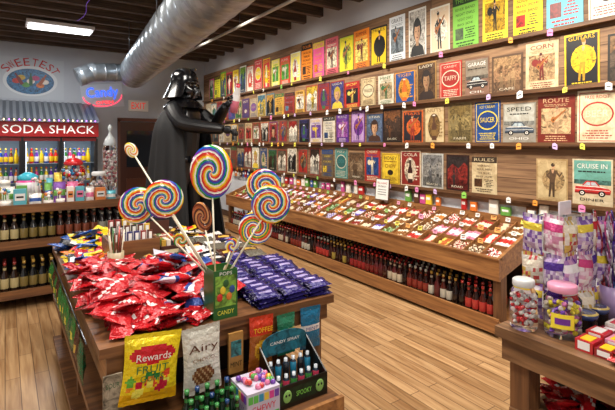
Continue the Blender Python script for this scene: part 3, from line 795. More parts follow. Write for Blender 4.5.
skin_obj('body', [
    [(pel, .15), ((0, 0, 1.2), .14), ((0, -.01, 1.42), .17), ((0, 0, 1.58), .11), ((0, 0, 1.68), .07), ((0, 0, 1.76), .07)],
    [(pel, .15), ((-.11, 0, .92), .1), ((-.13, -.02, .52), .07), ((-.14, .02, .12), .06), ((-.15, -.04, .05), .05), ((-.16, -.17, .04), .04)],
    [(pel, .15), ((.11, 0, .92), .1), ((.13, -.02, .52), .07), ((.14, .02, .12), .06), ((.15, -.04, .05), .05), ((.16, -.17, .04), .04)],
    [((0, 0, 1.58), .11), ((-.2, 0, 1.58), .09), ((-.29, -.18, 1.42), .075), (Rw, .055), ((-.19, -.57, 1.37), .045)],
    [((0, 0, 1.58), .11), ((.2, 0, 1.58), .09), ((.29, -.18, 1.44), .075), (Lw, .055), ((.14, -.4, 1.63), .045)]], MAT['black_armor'])
def hand(w, fwd, side, up):
    fwd = Vector(fwd).normalized(); side = Vector(side).normalized(); up = Vector(up).normalized(); w = Vector(w)
    ch = [[(tuple(w), (.03, .04)), (tuple(w+fwd*.06), (.022, .042)), (tuple(w+fwd*.085), (.016, .036))]]
    for k, l in enumerate((.8, .95, 1.0, .88)):
        b0 = w+fwd*.085+side*(k-1.5)*.021
        ch.append([(tuple(b0), .011), (tuple(b0+fwd*.038*l), .011), (tuple(b0+fwd*.055*l-up*.028), .01), (tuple(b0+fwd*.04*l-up*.05), .009)])
    t0 = w+fwd*.035+side*.04
    ch.append([(tuple(t0), .013), (tuple(t0+fwd*.03+side*.012-up*.02), .012), (tuple(t0+fwd*.05-side*.005-up*.035), .01)])
    return ch
skin_obj('glove_right', hand((-.19, -.55, 1.375), (.1, -1, -.1), (1, .1, 0), (0, 0, 1)), MAT['black_armor'])
skin_obj('glove_left', hand((.145, -.385, 1.62), (-.3, -1, .5), (0, 0, 1), (1, -.2, 0)), MAT['black_armor'])
mb = MB()
NA, NZ = 64, 20
vs = []; fs = []
for j in range(NZ+1):
    q = j/NZ; z = 1.68-q*1.64
    rx = .1+.2*min(1, q*6)**.7+.14*q; ry = .08+.1*min(1, q*6)**.7+.24*q
    for i in range(NA+1):
        a = math.radians(-48+276*i/NA)
        fold = 1+.09*q*math.sin(i*.98+.5)+.03*q*math.sin(i*.45)
        vs.append((rx*math.cos(a)*fold, .02+ry*math.sin(a)*fold, z))
for j in range(NZ):
    for i in range(NA):
        k = j*(NA+1)+i; fs.append((k, k+1, k+NA+2, k+NA+1))
mb.add(vs, fs, KB, 'cloth', None, True)
o = mb.build('cape', root); s = o.modifiers.new('Sol', 'SOLIDIFY'); s.thickness = .008
mb = MB()
vs = []; fs = []; NA = 60; NZ = 18
for j in range(NZ+1):
    q = j/NZ
    for i in range(NA):
        a = 2*math.pi*i/NA
        front = max(0, -math.sin(a))
        k = min(1, max(0, (front-.45)/.2)); k = k*k*(3-2*k)
        zb = 1.69+.16*k
        if q < .5:
            th = q/.5*math.pi/2; r = .128*math.sin(th); z = 1.87+.13*math.cos(th)
        else:
            f = (q-.5)/.5; z = 1.87+(zb-1.87)*f; r = .128+.075*((1.87-z)/.18)**1.3+.008*k*f
        vs.append((r*math.cos(a)*.98, r*math.sin(a)*1.08, z))
for j in range(NZ):
    for i in range(NA):
        i2 = (i+1) % NA; fs.append((j*NA+i, (j+1)*NA+i, (j+1)*NA+i2, j*NA+i2))
mb.add(vs, fs, KB, 'shell', None, True)
mb.box((0, -.07, 1.973), (.025, .13, .02), KB2, 'shell')
def prof_y(x, z):
    s_ = 1-min(1, (abs(x)/.105))**2.2
    base = -.13*math.sqrt(max(0, s_))
    brow = -.02*math.exp(-((z-1.845)/.012)**2)
    eye = .022*math.exp(-((abs(x)-.045)/.025)**2-((z-1.815)/.016)**2)
    cheek = -.022*math.exp(-((abs(x)-.055)/.02)**2-((z-1.765)/.022)**2)
    nose = -.03*math.exp(-(x/.016)**2)*max(0, min(1, (1.83-z)/.06))*(z > 1.735)
    jaw = .04*max(0, (1.74-z)/.05)
    return base+brow+eye+cheek+nose+jaw
vs = []; fs = []; nx, nz = 28, 26
for j in range(nz+1):
    z = 1.875-j/nz*.185
    hw = .105 if z > 1.78 else .105-.05*(1.78-z)/.09
    for i in range(nx+1):
        x = (i/nx*2-1)*hw; vs.append((x, prof_y(x, z)-.005, z))
for j in range(nz):
    for i in range(nx):
        k = j*(nx+1)+i; fs.append((k, k+nx+1, k+nx+2, k+1))
mb.add(vs, fs, KB, 'shell', None, True)
for sx in (-1, 1):
    mb.ell((sx*.045, -.108, 1.813), (.03, .016, .018), hx('#1c1210'), 'gloss')
    mb.tube((sx*.052, -.11, 1.71), (sx*.062, -.06, 1.7), .011, SIL, 'steel')
    mb.tube((sx*.006, -.168, 1.775), (sx*.036, -.148, 1.722), .004, SIL, 'steel', 6)
mb.tube((-.036, -.148, 1.722), (.036, -.148, 1.722), .004, SIL, 'steel', 6)
for k in range(5):
    mb.tube(((k-2)*.012, -.152, 1.722), ((k-2)*.004, -.162, 1.758), .0022, SIL, 'steel', 6)
mb.build('helmet', root)
mb = MB()
for sx in (-1, 1):
    vs = []; fs = []
    for j in range(7):
        for i in range(13):
            a = math.pi*(i/12-.5)*1.1; rr = .1+.14*j/6
            vs.append((sx*(rr*math.cos(a)+.01), -rr*.75*math.sin(a), 1.69-.1*(j/6)**1.6))
    for j in range(6):
        for i in range(12):
            k = j*13+i; fs.append((k, k+1, k+14, k+13))
    mb.add(vs, fs, KB, 'shell', None, True)
mb.box((0, -.175, 1.42), (.16, .05, .11), KB2, 'shell')
for k in range(4): mb.box((-.05+k*.033, -.203, 1.44), (.02, .008, .02), H('#c82820', '#2c6ac0', '#d8d8d8', '#38a048')[k], 'plastic')
mb.box((0, -.203, 1.395), (.12, .006, .012), SIL, 'steel')
mb.lathe([(.165, 1.06), (.175, 1.06), (.175, 1.12), (.165, 1.12)], 24, KB2, 'shell')
mb.box((0, -.18, 1.09), (.07, .02, .07), SIL, 'steel')
for sx in (-1, 1): mb.box((sx*.1, -.155, 1.09), (.06, .03, .07), KB2, 'shell')
mb.build('armor', root)
mb = MB()
M = Matrix.Translation((.13, -.48, 1.55)) @ Euler((.25, -.1, 0)).to_matrix().to_4x4()
mb.lathe([(0, 0), (.04, 0), (.042, .12), (.038, .18), (.02, .25), (.02, .29), (0, .29)], 14, H('#ece8e6', '#d87890', '#ece8e6', '#e0dcd8', '#d83a50', '#d83a50'), 'gloss', M)
mb.build('held_bottle', root)
mb = MB(); mb.bx(1.12, 1.86, 4.08, 4.74, 0, .06, KB2, 'plastic'); mb.bx(1.16, 1.82, 4.12, 4.7, .06, .3, KB2, 'plastic'); mb.bx(1.13, 1.85, 4.09, 4.73, .3, .34, KB2, 'shell'); mb.build('statue_plinth')

# ---------------------------------------------------------------- left gondola shelf
mb = MB()
GX0, GX1, GY0, GY1 = -1.9, 1.1, 5.1, 5.75
for z in (.17, .64, .98):
    mb.bx(GX0, GX1, GY0, GY1, z-.03, z, WHT, 'table_wood')
    mb.bx(GX0, GX1, GY0-.02, GY0, z-.06, z+.02, WHT, 'table_wood')
for x in (GX0, -.5, GX1-.04):
    for z0, z1 in ((0, .14), (.17, .61), (.64, .95)): mb.bx(x, x+.04, GY0+.005, GY1-.02, z0, z1, WHT, 'post_wood')
mb.bx(GX0, GX1, GY1-.02, GY1, 0, .95, hx('#2a1c14'))
mb.build('bottle_shelf')
mb = MB()
for z, hh in ((.64, .27), (.17, .28)):
    x = GX0+.09
    while x < GX1-.08:
        blk = int((x+2)/.35)
        g = H('#1c1210', '#2c1a10', '#141414', '#24120c')[blk % 4]; lab = H('#b8a878', '#7a6838', '#7c402c', '#a8a498', '#4a6a3a')[blk % 5]; cap = H('#b89040', '#a8a090', '#8c2c28')[blk % 3]
        for k in range(3): bottle(mb, x, GY0+.07+k*.09, z, hh, g, lab, cap, 8)
        x += .078
        if abs(x+.48) < .06: x += .09
mb.build('dark_soda_bottles')
mb = MB()
brightc = H('#d87098', '#f0e8e0', '#60b0c0', '#c8322c', '#d8b840', '#70a850', '#d8a8b8', '#7a4aa0', '#3a5aa0', '#f0e8e0', '#d88040', '#e8e4e0')
for row_, (yb, dz) in enumerate(((GY0+.06, .03), (GY0+.2, .1), (GY0+.36, .16))):
    x = GX0+.08
    while x < GX1-.12:
        w = U(.06, .12); h = U(.06, .14)+dz; cc = random.choice(brightc); c2 = random.choice(brightc)
        ty = R()
        if row_ == 2 and (.05 < x < .3 or x > .45): x += .1; continue
        if row_ == 1 and x > .65: x += .1; continue
        if ty < .3:
            mb.bx(x, x+w*.9, yb-.04, yb+.04, .98, .98+h, cc, 'plastic'); mb.bx(x+w*.1, x+w*.8, yb-.043, yb-.04, .98+h*.35, .98+h*.75, c2, 'paper'); mb.bx(x+w*.2, x+w*.7, yb-.045, yb-.043, .98+h*.5, .98+h*.6, BLK, 'paper')
        elif ty < .5:
            r = w*.45; mb.lathe([(0, 0), (r, 0), (r*1.05, h*.2), (r*1.05, h*.7), (r, h*.8), (r*1.08, h*.82), (r*1.05, h*.95), (0, h)], 14, [cc, cc, c2, cc, WHT, random.choice(brightc), WHT], 'gloss', TR(x+w/2, yb, .98))
        elif ty < .8:
            bag(mb, frame((x+w/2, yb, .98+h/2), (1, U(-.2, .2), 0), (0, .2, 1)), w, h, .04, (lambda A, B: (lambda u_, v_: A if abs(v_-.5) < .2 else B))(cc, c2), 6)
        else:
            mb.lathe([(0, 0), (w*.4, 0), (w*.45, h*.4), (w*.4, h*.4), (w*.36, .02)], 12, c2, 'plastic', TR(x+w/2, yb, .98))
            for k in range(7):
                a = U(0, 6.28); q = U(0, w*.3); px_, py_ = x+w/2+q*math.cos(a), yb+q*math.sin(a); zt = .98+h*U(.8, 1.2)
                mb.tube((px_, py_, .99), (px_, py_, zt), .003, WHT, 'plastic', 5); mb.ell((px_, py_, zt), (.017, .017, .017), random.choice(brightc), 'gloss', 8, 6)
        x += w+.01
mb.build('counter_sweets')
def gumball(x, y, z):
    mb = MB(); T = TR(x, y, z)
    mb.lathe([(0, 0), (.11, 0), (.11, .03), (.05, .06), (.05, .1), (.1, .13), (.1, .17), (0, .17)], 20, hx('#c01c22'), 'gloss', T)
    for k in range(170):
        v_ = Vector((U(-1, 1), U(-1, 1), U(-1, 1)))
        if v_.length > 1: continue
        mb.ell((x+v_.x*.1, y+v_.y*.1, z+.27+v_.z*.085), (.02, .02, .02), random.choice(H('#f0f0f0', '#d83028', '#f0d040', '#3a8ac0', '#f0f0f0')), 'gloss', 6, 4)
    mb.lathe([(.09, .165), (.125, .21), (.14, .27), (.12, .34), (.08, .38)], 20, WHT, 'glass', T)
    mb.lathe([(.09, .37), (.1, .39), (.07, .43), (.015, .45), (.02, .48), (0, .49)], 20, hx('#c01c22'), 'gloss', T)
    mb.box((x, y-.07, z+.08), (.05, .05, .06), hx('#b8bcc0'), 'steel'); mb.build('gumball_machine')
gumball(.62, 5.5, .98)
def jar(x, y, z, r, h, lid, cols, n=70, name='candy_jar', cr=.02, label=None, fill=.6):
    mb = MB(); T = TR(x, y, z)
    mb.lathe([(0, .004), (r*.95, .004), (r, .02), (r, h*.72), (r*.75, h*.82), (r*.72, h*.88)], 24, WHT, 'glass', T)
    mb.lathe([(r*.78, h*.86), (r*.8, h*.87), (r*.8, h*.98), (r*.7, h), (0, h)], 24, lid, 'plastic', T)
    for k in range(n):
        a = U(0, 6.28); q = math.sqrt(R())*(r-cr*1.15); zz = .02+R()*h*fill
        mb.ell((x+q*math.cos(a), y+q*math.sin(a), z+zz), (cr, cr*.8, cr*.8), random.choice(cols), 'gloss', 7, 5)
    if label:
        a0 = math.atan2(-y, -x); K = 10
        for (hw, z0, z1, cc, rr_) in ((.62, h*.22, h*.5, label[1], 1.01), (.4, h*.3, h*.42, label[2], 1.02)):
            vs = []; fs = []
            for k in range(K+1):
                a = a0-hw+2*hw*k/K
                vs += [(x+r*rr_*math.cos(a), y+r*rr_*math.sin(a), z+z0), (x+r*rr_*math.cos(a), y+r*rr_*math.sin(a), z+z1)]
            for k in range(K): fs.append((2*k, 2*k+2, 2*k+3, 2*k+1))
            mb.add(vs, fs, cc, 'paper')
    return mb.build(name)
jar(.84, 5.3, .98, .09, .3, hx('#d8d8d8'), H('#e8e0d8', '#d0e0e8', '#f0d0d8'), 60)
# tall apothecary jar with stacked white sweets, finial lid
mb = MB(); T = TR(.99, 5.5, .98)
mb.lathe([(0, 0), (.08, 0), (.07, .02), (.03, .04), (.03, .07), (.07, .1), (.075, .12), (.075, .55), (.06, .58)], 22, WHT, 'glass', T)
mb.lathe([(.065, .58), (.07, .6), (.05, .66), (.02, .7), (.012, .74), (.025, .77), (.02, .8), (0, .82)], 22, hx('#b8c0c4'), 'gloss', T)
for k in range(150):
    a = U(0, 6.28); q = math.sqrt(R())*.055
    mb.ell((.99+q*math.cos(a), 5.5+q*math.sin(a), .98+U(.12, .52)), (.018, .016, .016), random.choice(H('#ece8e4', '#d8c8c8', '#e0dcd8', '#b87078')), 'gloss', 7, 5)
mb.build('apothecary_candy_jar')
mb = MB(); T = TR(.2, 5.58, .98)
mb.lathe([(0, 0), (.1, 0), (.11, .2), (.09, .22), (0, .22)], 20, H('#d83a8c', '#e8e0e8', '#d83a8c', '#e8e0e8'), 'plastic', T); mb.lathe([(.09, .22), (.1, .26), (.03, .3), (0, .3)], 20, hx('#3ab0c8'), 'plastic', T)
mb.build('cookie_tin')
mb = MB()
for z in (.3, .65, 1.0, 1.35, 1.7): mb.bx(2.34, 3.26, 8.2, 8.58, z-.025, z, WHT, 'table_wood')
for x in (2.3, 3.26): mb.bx(x, x+.04, 8.2, 8.6, 0, 1.8, WHT, 'post_wood')
mb.bx(2.34, 3.26, 8.58, 8.6, 0, 1.8, hx('#3a2418'))
mb.build('display_shelving')
mb = MB()
for z in (.3, .65, 1.0, 1.35, 1.7):
    x = 2.37
    while x < 3.17:
        w = U(.05, .1); h = U(.12, .27); mb.bx(x, x+w*.9, 8.23, 8.4, z, z+h, random.choice(H('#b82c28', '#e8c83a', '#3a6ab0', '#e8e0d0', '#68a048', '#c8508c', '#e87a30')), 'plastic'); x += w
mb.build('packaged_sweets')

# ---------------------------------------------------------------- coolers at back wall
mb = MB()
CX0, CX1, CY = -1.6, 1.5, 9.65
mb.bx(CX0, CX1, CY+.05, 10.36, 0, .15, hx('#8c1c1c'), 'plastic'); mb.bx(CX0, CX1, 10.3, 10.36, .15, 1.7, hx('#8fa4b8'), 'added_glow')
nd = 5; dw = (CX1-CX0)/nd
for i in range(nd+1):
    x = CX0+i*dw; mb.bx(x-.02, x+.02, CY+.05, 10.3, .15, 1.66, hx('#2a2c30'), 'plastic')
mb.bx(CX0, CX1, CY+.05, 10.3, 1.66, 1.7, hx('#2a2c30'), 'plastic')
for i in range(nd):
    x0 = CX0+i*dw+.02; x1 = x0+dw-.04
    for a, b_ in ((x0, x0+.03), (x1-.03, x1)): mb.bx(a, b_, CY, CY+.04, .22, 1.62, hx('#2a2628'), 'plastic')
    mb.bx(x0, x1, CY, CY+.04, .17, .22, hx('#8c1c20'), 'plastic'); mb.bx(x0, x1, CY, CY+.04, 1.62, 1.68, hx('#8c1c20'), 'plastic')
    mb.bx(x1-.06, x1-.045, CY-.04, CY, .7, 1.1, SIL, 'steel')
    for z in (.5, .85, 1.2): mb.bx(x0, x1, CY+.15, 10.28, z-.01, z, hx('#a0a8b0'), 'plastic')
    mb.bx(x0+.032, x0+.044, CY+.08, CY+.1, .3, 1.6, (.8, .9, 1, 1), 'neon')
    ld = bpy.data.lights.new('cooler_light', 'AREA'); ld.shape = 'RECTANGLE'; ld.size = .5; ld.size_y = .08; ld.energy = 2.6; ld.color = (.92, .96, 1)
    lo = bpy.data.objects.new('cooler_light', ld); lo.location = ((x0+x1)/2, CY+.1, 1.6); lo.rotation_euler = Vector((0, .2, -1)).to_track_quat('-Z', 'Y').to_euler(); sc.collection.objects.link(lo)
mb.build('drink_cooler')
mb = MB()
for z in (.2, .5, .85, 1.2):
    x = CX0+.09
    while x < CX1-.08:
        cc = random.choice(H('#c81c18', '#1c7a2c', '#d87010', '#c8c0c8', '#5a2aa0', '#1448a8', '#d8b818', '#c83a7a', '#5a2010'))
        for k in range(2): bottle(mb, x, CY+.2+k*.12, z, .28, cc, random.choice([WH, YEL, WH]), random.choice([RED, YEL, BLU]), 7)
        x += .08
mb.build('soft_drink_bottles')
mb = MB(); mb.bx(CX0, CX1+.02, 9.6, 10.38, 1.7, 1.97, hx('#b81a1e'), 'plastic')
M = frame((.45, 9.598, 1.835), (1, 0, 0), (0, 0, 1)); mb.text('POP SODA SHACK', M, 0, 0, 2.0, .15, WHT, .003, 'dimglow')
mb.build('soda_shop_sign')
mb = MB()
n = 60
for i in range(n):
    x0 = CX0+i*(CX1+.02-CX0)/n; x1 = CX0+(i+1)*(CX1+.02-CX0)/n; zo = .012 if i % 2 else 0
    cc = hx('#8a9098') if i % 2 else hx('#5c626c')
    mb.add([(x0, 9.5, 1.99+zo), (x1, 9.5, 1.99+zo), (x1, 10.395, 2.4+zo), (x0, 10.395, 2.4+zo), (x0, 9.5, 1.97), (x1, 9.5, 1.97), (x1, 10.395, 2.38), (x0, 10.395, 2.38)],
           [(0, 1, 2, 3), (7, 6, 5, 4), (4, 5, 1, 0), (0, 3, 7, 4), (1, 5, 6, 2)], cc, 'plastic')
aw = mb.build('corrugated_awning')
mb = MB()
for k in range(40):
    mb.ell((CX0+.04+k*.077, 9.485, 2.0), (.012, .012, .016), hx('#b070f0') if k % 2 else hx('#ffd9a0'), 'glow', 6, 4)
mb.tube((CX0, 9.49, 2.015), (CX1, 9.49, 2.015), .004, BLK); mb.build('string_lights', aw)
mb = MB(); M = frame((.42, 10.398, 2.85), (1, 0, 0), (0, 0, 1))
def disc(mb, M, x, y, rx, ry, z, col, mat='paper', n=36): mb.add([(x+rx*math.cos(6.2832*k/n), y+ry*math.sin(6.2832*k/n), z) for k in range(n)], [tuple(range(n))], col, mat, M)
mb.box((0, 0, .005), (1.15, .8, .01), hx('#c4ccd4'), 'paper', M)
disc(mb, M, 0, -.05, .46, .3, .012, hx('#dce2e6')); disc(mb, M, 0, -.06, .4, .25, .014, hx('#3a7ab0'), 'print')
for k in range(7): disc(mb, M, -.24+k*.08, -.06+.08*math.sin(k*2.1), .07, .05, .016+k*.0005, H('#c83a2c', '#d8b83a', '#58a048', '#e8e0d8', '#b83a7c', '#d8782c', '#e8e0d8')[k], 'aged', 16)
for k in range(3):
    Ms = M @ Matrix.Translation((-.2+k*.2, -.02, .021)) @ Matrix.Rotation(.5-.5*k, 4, 'Z')
    mb.add([(-.03, -.12, 0), (.03, -.12, 0), (.03, .02, 0), (.012, .07, 0), (.012, .12, 0), (-.012, .12, 0), (-.012, .07, 0), (-.03, .02, 0)], [tuple(range(8))], H('#7a2018', '#1c5a34', '#a8501c')[k], 'aged', Ms)
for k, ch in enumerate('SWEETEST'):
    a = math.radians(150-120*k/7); Ml = M @ Matrix.Translation((.48*math.cos(a), .02+.3*math.sin(a), 0)) @ Matrix.Rotation(a-math.pi/2, 4, 'Z')
    mb.text(ch, Ml, 0, 0, .1, .15, hx('#c02828'), .024)
mb.build('shop_logo_sign')
mb = MB(); M = frame((1.72, 10.36, 2.6), (1, 0, .12), (-.12, 0, 1))
mb.text('Candy', M, 0, .03, .62, .27, hx('#3060ff'), .002, 'neon'); mb.text('OPEN', M, .02, -.16, .34, .07, hx('#ff3848'), .002, 'neon')
for k in range(14):
    a0 = math.pi+3.14*k/14; a1 = math.pi+3.14*(k+1)/14
    mb.tube(M @ Vector((.38*math.cos(a0), .22*math.sin(a0)-.02, 0)), M @ Vector((.38*math.cos(a1), .22*math.sin(a1)-.02, 0)), .008, hx('#ff4060'), 'neon', 6)
mb.box((0, -.02, -.015), (.82, .5, .01), hx('#d0d8e4'), 'plastic', M); mb.build('neon_candy_sign')
mb = MB(); M = frame((2.45, 10.37, 2.4), (1, 0, 0), (0, 0, 1)); mb.box((0, 0, 0), (.42, .24, .05), hx('#f0f0ee'), 'plastic', M); mb.text('EXIT', M, 0, 0, .3, .14, hx('#e02818'), .027, 'dimglow'); mb.build('exit_sign')
mb = MB(); M = frame((2.5, 10.4, 0), (1, 0, 0), (0, 0, 1))
mb.box((0, 1.02, .02), (.86, 2.04, .04), hx('#4a2a20'), 'plastic', M); mb.box((0, 1.45, .045), (.6, .8, .01), hx('#24282e'), 'gloss', M); mb.box((0, .5, .045), (.6, .6, .01), hx('#5c3628'), 'plastic', M)
mb.ell((.36, 1.0, .07), (.03, .03, .03), SIL, 'steel', M=M)
mb.build('door_1')
mb = MB()
for a in (-.48, .43): mb.box((a+.025, 1.05, .03), (.05, 2.1, .06), hx('#6a4030'), 'paper', M)
mb.box((0, 2.09, .03), (.96, .07, .06), hx('#6a4030'), 'paper', M); mb.build('trim_1')

# ---------------------------------------------------------------- duct & pipes & lights
mb = MB()
def ductseg(p0, p1, r, mb, step=.32):
    p0 = Vector(p0); p1 = Vector(p1); d = p1-p0; L_ = d.length
    M = Matrix.Translation(p0) @ d.to_track_quat('Z', 'Y').to_matrix().to_4x4()
    pr = []; z = 0
    while z < L_-.01:
        pr += [(r, z), (r, min(L_, z+step-.035)), (r+.006, min(L_, z+step-.03)), (r+.006, min(L_, z+step-.01)), (r, min(L_, z+step-.005))]; z += step
    mb.lathe([(0, 0)]+pr+[(0, L_)], 36, WHT, 'galvanised', M)
pA = Vector((1.58, 4.09, 2.97)); pB = Vector((2.12, 9.3, 2.97)); dd = (pB-pA)/(pB.y-pA.y)
ductseg(pA+dd*(-6.0), pB, .29, mb)
mb.ell(tuple(pB), (.3, .3, .3), WHT, 'galvanised', 28, 14)
ductseg(pB, (1.35, 9.2, 2.9), .17, mb, .2)
mb.ell((1.35, 9.2, 2.9), (.175, .175, .175), WHT, 'galvanised', 24, 12)
ductseg((1.35, 9.2, 2.9), (1.1, 9.2, 2.78), .17, mb, .2)
for yy in (0, 2.5, 5, 7.5):
    p = pA+dd*(yy-4.09)
    for sx in (-.3, .3): mb.tube((p.x+sx, p.y, 2.97), (p.x+sx, p.y, 3.5), .006, SIL, 'steel', 6)
mb.build('ventilation_duct')
mb = MB(); mb.tube((2.86, -2, 3.3), (2.86, 10.38, 3.3), .022, hx('#c8c4bc'), 'plastic', 14)
for yy in range(0, 10, 2): mb.tube((2.86, yy+.04, 3.3), (2.86, yy+.04, 3.5), .006, SIL, 'steel', 6)
mb.build('sprinkler_pipe')
mb = MB()
prev = None
for k in range(34):
    y = 4.5+k*.1; p = (.95+.03*math.sin(k*.5), y, 3.49-.012*abs(math.sin(k*.35)))
    if prev: mb.tube(prev, p, .003, hx('#7a4ac8'), 'dimglow', 5)
    prev = p
mb.build('purple_light_strip')

def fixture(x, y, w, l, e, col=(1, .93, .84)):
    mb = MB()
    mb.bx(x-w/2-.03, x+w/2+.03, y-l/2-.03, y+l/2+.03, 3.45, 3.5, hx('#e8e8e8'), 'plastic')
    for k in (-1, 0, 1):
        mb.tube((x-w/2, y+k*l*.32, 3.435), (x+w/2, y+k*l*.32, 3.435), .017, (1, 1, 1, 1), 'glow', 10) if w > l else mb.tube((x+k*w*.32, y-l/2, 3.435), (x+k*w*.32, y+l/2, 3.435), .017, (1, 1, 1, 1), 'glow', 10)
    mb.build('fluorescent_light_fixture')
    ld = bpy.data.lights.new('fixture_light', 'AREA'); ld.shape = 'RECTANGLE'; ld.size = w; ld.size_y = l; ld.energy = e; ld.color = col
    lo = bpy.data.objects.new('fixture_light', ld); lo.location = (x, y, 3.41); sc.collection.objects.link(lo)
fixture(.75, 8.35, .9, .4, 42, (.92, .96, 1))
fixture(-2.2, 7.5, .6, 1.0, 48)
fixture(.2, 5.0, .6, 1.2, 54)
fixture(.6, 2.2, .6, 1.2, 72)
fixture(2.5, 1.6, .6, 1.2, 72)
fixture(.2, -.8, .6, 1.2, 66)
fixture(-2.2, 3.0, .6, 1.2, 50)
mb = MB(); mb.bx(2.3, 2.34, 0, 9.5, 3.46, 3.5, hx('#202022'), 'plastic')  # rail and spots added to brighten the poster wall, no known source
for i, y in enumerate((1.0, 2.6, 4.2, 5.8, 7.4, 9.0)):
    mb.tube((2.32, y, 3.47), (2.32, y, 3.4), .012, BLK); mb.tube((2.28, y, 3.42), (2.4, y, 3.34), .04, hx('#202022'), 'plastic', 12)
    ld = bpy.data.lights.new('added_wall_spot', 'SPOT'); ld.energy = 180; ld.spot_size = math.radians(110); ld.spot_blend = .9; ld.shadow_soft_size = .12; ld.color = (1, .92, .8)
    lo = bpy.data.objects.new('added_wall_spot', ld); lo.location = (2.43, y, 3.32)
    lo.rotation_euler = Vector((1.4, 0, -1.7)).to_track_quat('-Z', 'Y').to_euler(); sc.collection.objects.link(lo)
mb.build('added_light_rail')

# ---------------------------------------------------------------- right foreground table
mb = MB()
QX0, QX1, QY0, QY1 = 1.66, 2.7, .1, 1.1
for k in range(6):
    x0 = QX0+k*(QX1-QX0)/6; mb.bx(x0+.001, x0+(QX1-QX0)/6-.001, QY0, QY1, .81, .85, WHT, 'rustic_wood')
mb.bx(QX0+.02, QX0+.04, QY0+.02, QY1-.02, .72, .81, WHT, 'rustic_wood'); mb.bx(QX0+.04, QX1-.02, QY1-.04, QY1-.02, .72, .81, WHT, 'table_wood')
for x in (QX0+.042, QX1-.13):
    for y in (QY0+.042, QY1-.122): mb.bx(x, x+.08, y, y+.08, 0, .81, WHT, 'post_wood')
mb.bx(QX0+.03, QX1-.03, QY0+.03, QY1-.045, .5, .53, WHT, 'rustic_wood')
mb.bx(QX0+.03, QX1-.03, QY0+.03, QY1-.045, .15, .18, WHT, 'rustic_wood')
mb.build('side_table')
heap('red_candy_bars', 1.8, 2.3, .62, .98, 110, .1, .06, .12, .025, [redbag, solid(hx('#8c1c1c')), dred, taffy2, redbag, blkbag], z0=.53)
heap('assorted_candy_bags', 1.8, 2.5, .5, .98, 50, .08, .1, .15, .03, [bluebag, yelbag, redbag, dred, blkbag], z0=.18)
jar(1.735, 1.02, .85, .052, .2, hx('#c8c8c8'), H('#f0ece8', '#c83a3a', '#e8dcd8', '#c8c0c0', '#b02028'), 110, cr=.011, label=None)
jar(1.8, .9, .85, .066, .2, hx('#d890ac'), H('#e8d840', '#f4ece0', '#d87ab0', '#7a4ab0', '#e8d840'), 150, cr=.012, label=(0, hx('#ecd83a'), hx('#6a2a90')))
mb = MB(); rx_, ry_ = 2.04, 1.01
for a in range(4):
    x = rx_+(.13 if a % 2 else -.13); y = ry_+(.06 if a > 1 else -.06)
    mb.tube((x, y, .85), (x, y, 1.3), .004, SIL, 'steel')
for z in (.87, 1.1, 1.28):
    for s_ in (-1, 1): mb.tube((rx_-.13, ry_+s_*.06, z), (rx_+.13, ry_+s_*.06, z), .003, SIL, 'steel'); mb.tube((rx_+s_*.13, ry_-.06, z), (rx_+s_*.13, ry_+.06, z), .003, SIL, 'steel')
mb.box((rx_, ry_, 1.31), (.1, .006, .06), hx('#e8e0e8'), 'paper')
def mk(lab, cols, lo=.62, hi=.92):
    def f(u_, v_):
        if lo < v_ < hi and abs(u_-.5) < .46: return lab
        return random.choice(cols)
    return f
mixes = [mk(hx('#4a2a88'), H('#c8b8d0', '#a890b8', '#d8d0d8', '#8868a0')), mk(hx('#e8dcc8'), H('#b84a4a', '#c8a858', '#c8c0b0', '#d8d0c8')),
         mk(hx('#c83c7c'), H('#e0c8d4', '#d8a8c0', '#e8e0e4', '#c888a8')), mk(hx('#e0c840'), H('#b8a0c8', '#d8d0dc', '#7a58a0')),
         mk(hx('#c0282c'), H('#e0d8d0', '#b85a5a', '#d8c8b8', '#e8e4e0')), mk(hx('#f0ecf0'), H('#6a3a98', '#c898c0', '#d8c8e0', '#a878b8'))]
random.seed(21)
for lev, (z, hh) in enumerate(((1.21, .13), (1.06, .13), (.925, .12))):
    for k in range(4):
        off = -.12+k*.08+U(-.01, .01)
        bag(mb, frame((rx_+off, ry_-.085-.02*(k % 2), z+U(-.015, .015)), (1, U(-.3, .1), U(-.15, .15)), (0, 0, 1)), .09, hh, .045, random.choice(mixes), 8)
    for k in range(2):
        bag(mb, frame((rx_-.155-.015*k, ry_-.03+.08*k, z+U(-.015, .015)), (U(-.2, .2), -1, U(-.15, .15)), (0, 0, 1)), .09, hh, .045, random.choice(mixes), 8)
mb.build('bagged_candy_rack')
random.seed(22)
mb = MB()
px, py = 2.15, .865
mb.lathe([(0, 0), (.045, 0), (.05, .14), (.045, .14), (.04, .01)], 18, hx('#a890c0'), 'plastic', TR(px, py, .85))
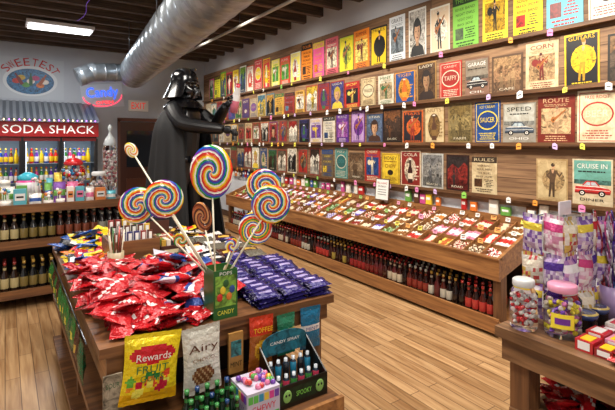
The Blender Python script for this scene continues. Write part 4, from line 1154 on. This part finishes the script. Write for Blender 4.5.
for k in range(34):
    a = U(0, 6.28); q = U(.0, .03); x, y = px+q*math.cos(a), py+q*math.sin(a)
    x2, y2, z2 = px+q*2.6*math.cos(a), py+q*2.6*math.sin(a), U(1.1, 1.32)
    cc = random.choice(H('#6a3aa8', '#b84a88', '#4a2a90', '#b088b0', '#4a6aa8', '#c8c0d0', '#a82c3c'))
    segs = 10; pv = Vector((x, y, .87)); ph_ = U(0, 6)
    for s_ in range(1, segs+1):
        q_ = s_/segs; nv = Vector((x+(x2-x)*q_+.01*q_*math.sin(s_*1.1+ph_), y+(y2-y)*q_+.01*q_*math.cos(s_*1.1+ph_), .87+(z2-.87)*q_))
        mb.tube(pv, nv, .004, cc if s_ % 2 else dk(cc, .6), 'gloss', 6); pv = nv
mb.build('twisted_candy_sticks')
mb = MB()
for k in range(4):
    for j in range(2):
        x = 1.715+k*.082; y = .69+j*.068
        if k < 2 and j == 1: y -= .004
        h = .03+.01*((j+k) % 3)
        mb.bx(x, x+.075, y, y+.06, .85, .85+h, random.choice(H('#b8282c', '#d8d0c8', '#8a1c20', '#d890a8')), 'gloss')
        mb.bx(x+.012, x+.063, y+.012, y+.048, .85+h, .852+h, random.choice([WH, RED, YEL]), 'gloss')
        mb.bx(x-.001, x, y+.01, y+.05, .858, .846+h, WH, 'gloss')
mb.build('candy_tins')
heap('small_wrapped_sweets', 1.69, 1.85, .52, .67, 60, .03, .035, .05, .015, [redbag, solid(WH), solid(hx('#b83030')), solid(hx('#d8b898')), taffy2], z0=.85, nn=4)
for k, (x, y, r) in enumerate(((1.93, .88, .05), (2.04, .88, .045))):
    mb = MB()
    mb.lathe([(0, 0), (r-.005, 0), (r-.003, .05), (r, .05), (r, .068), (r-.01, .072), (r-.02, .068), (0, .068)], 24, H('#141a30', '#1c2440', '#2a3a6a', '#2a3a6a', '#c8b060', '#2a3a6a', '#3a4a80'), 'gloss', TR(x, y, .85))
    mb.build('round_candy_tin')

# ---------------------------------------------------------------- world & camera
w = bpy.data.worlds.new('World'); sc.world = w; w.use_nodes = True
w.node_tree.nodes['Background'].inputs[0].default_value = (1, .97, .92, 1); w.node_tree.nodes['Background'].inputs[1].default_value = .6
cd = bpy.data.cameras.new('Camera'); cam = bpy.data.objects.new('Camera', cd); sc.collection.objects.link(cam)
cam.location = (0, 0, 1.6); cam.rotation_euler = (math.radians(90), 0, math.radians(-33.9))
cd.sensor_width = 36; cd.lens = 450/615*36; cd.shift_y = -63/615; cd.clip_start = .05
sc.camera = cam
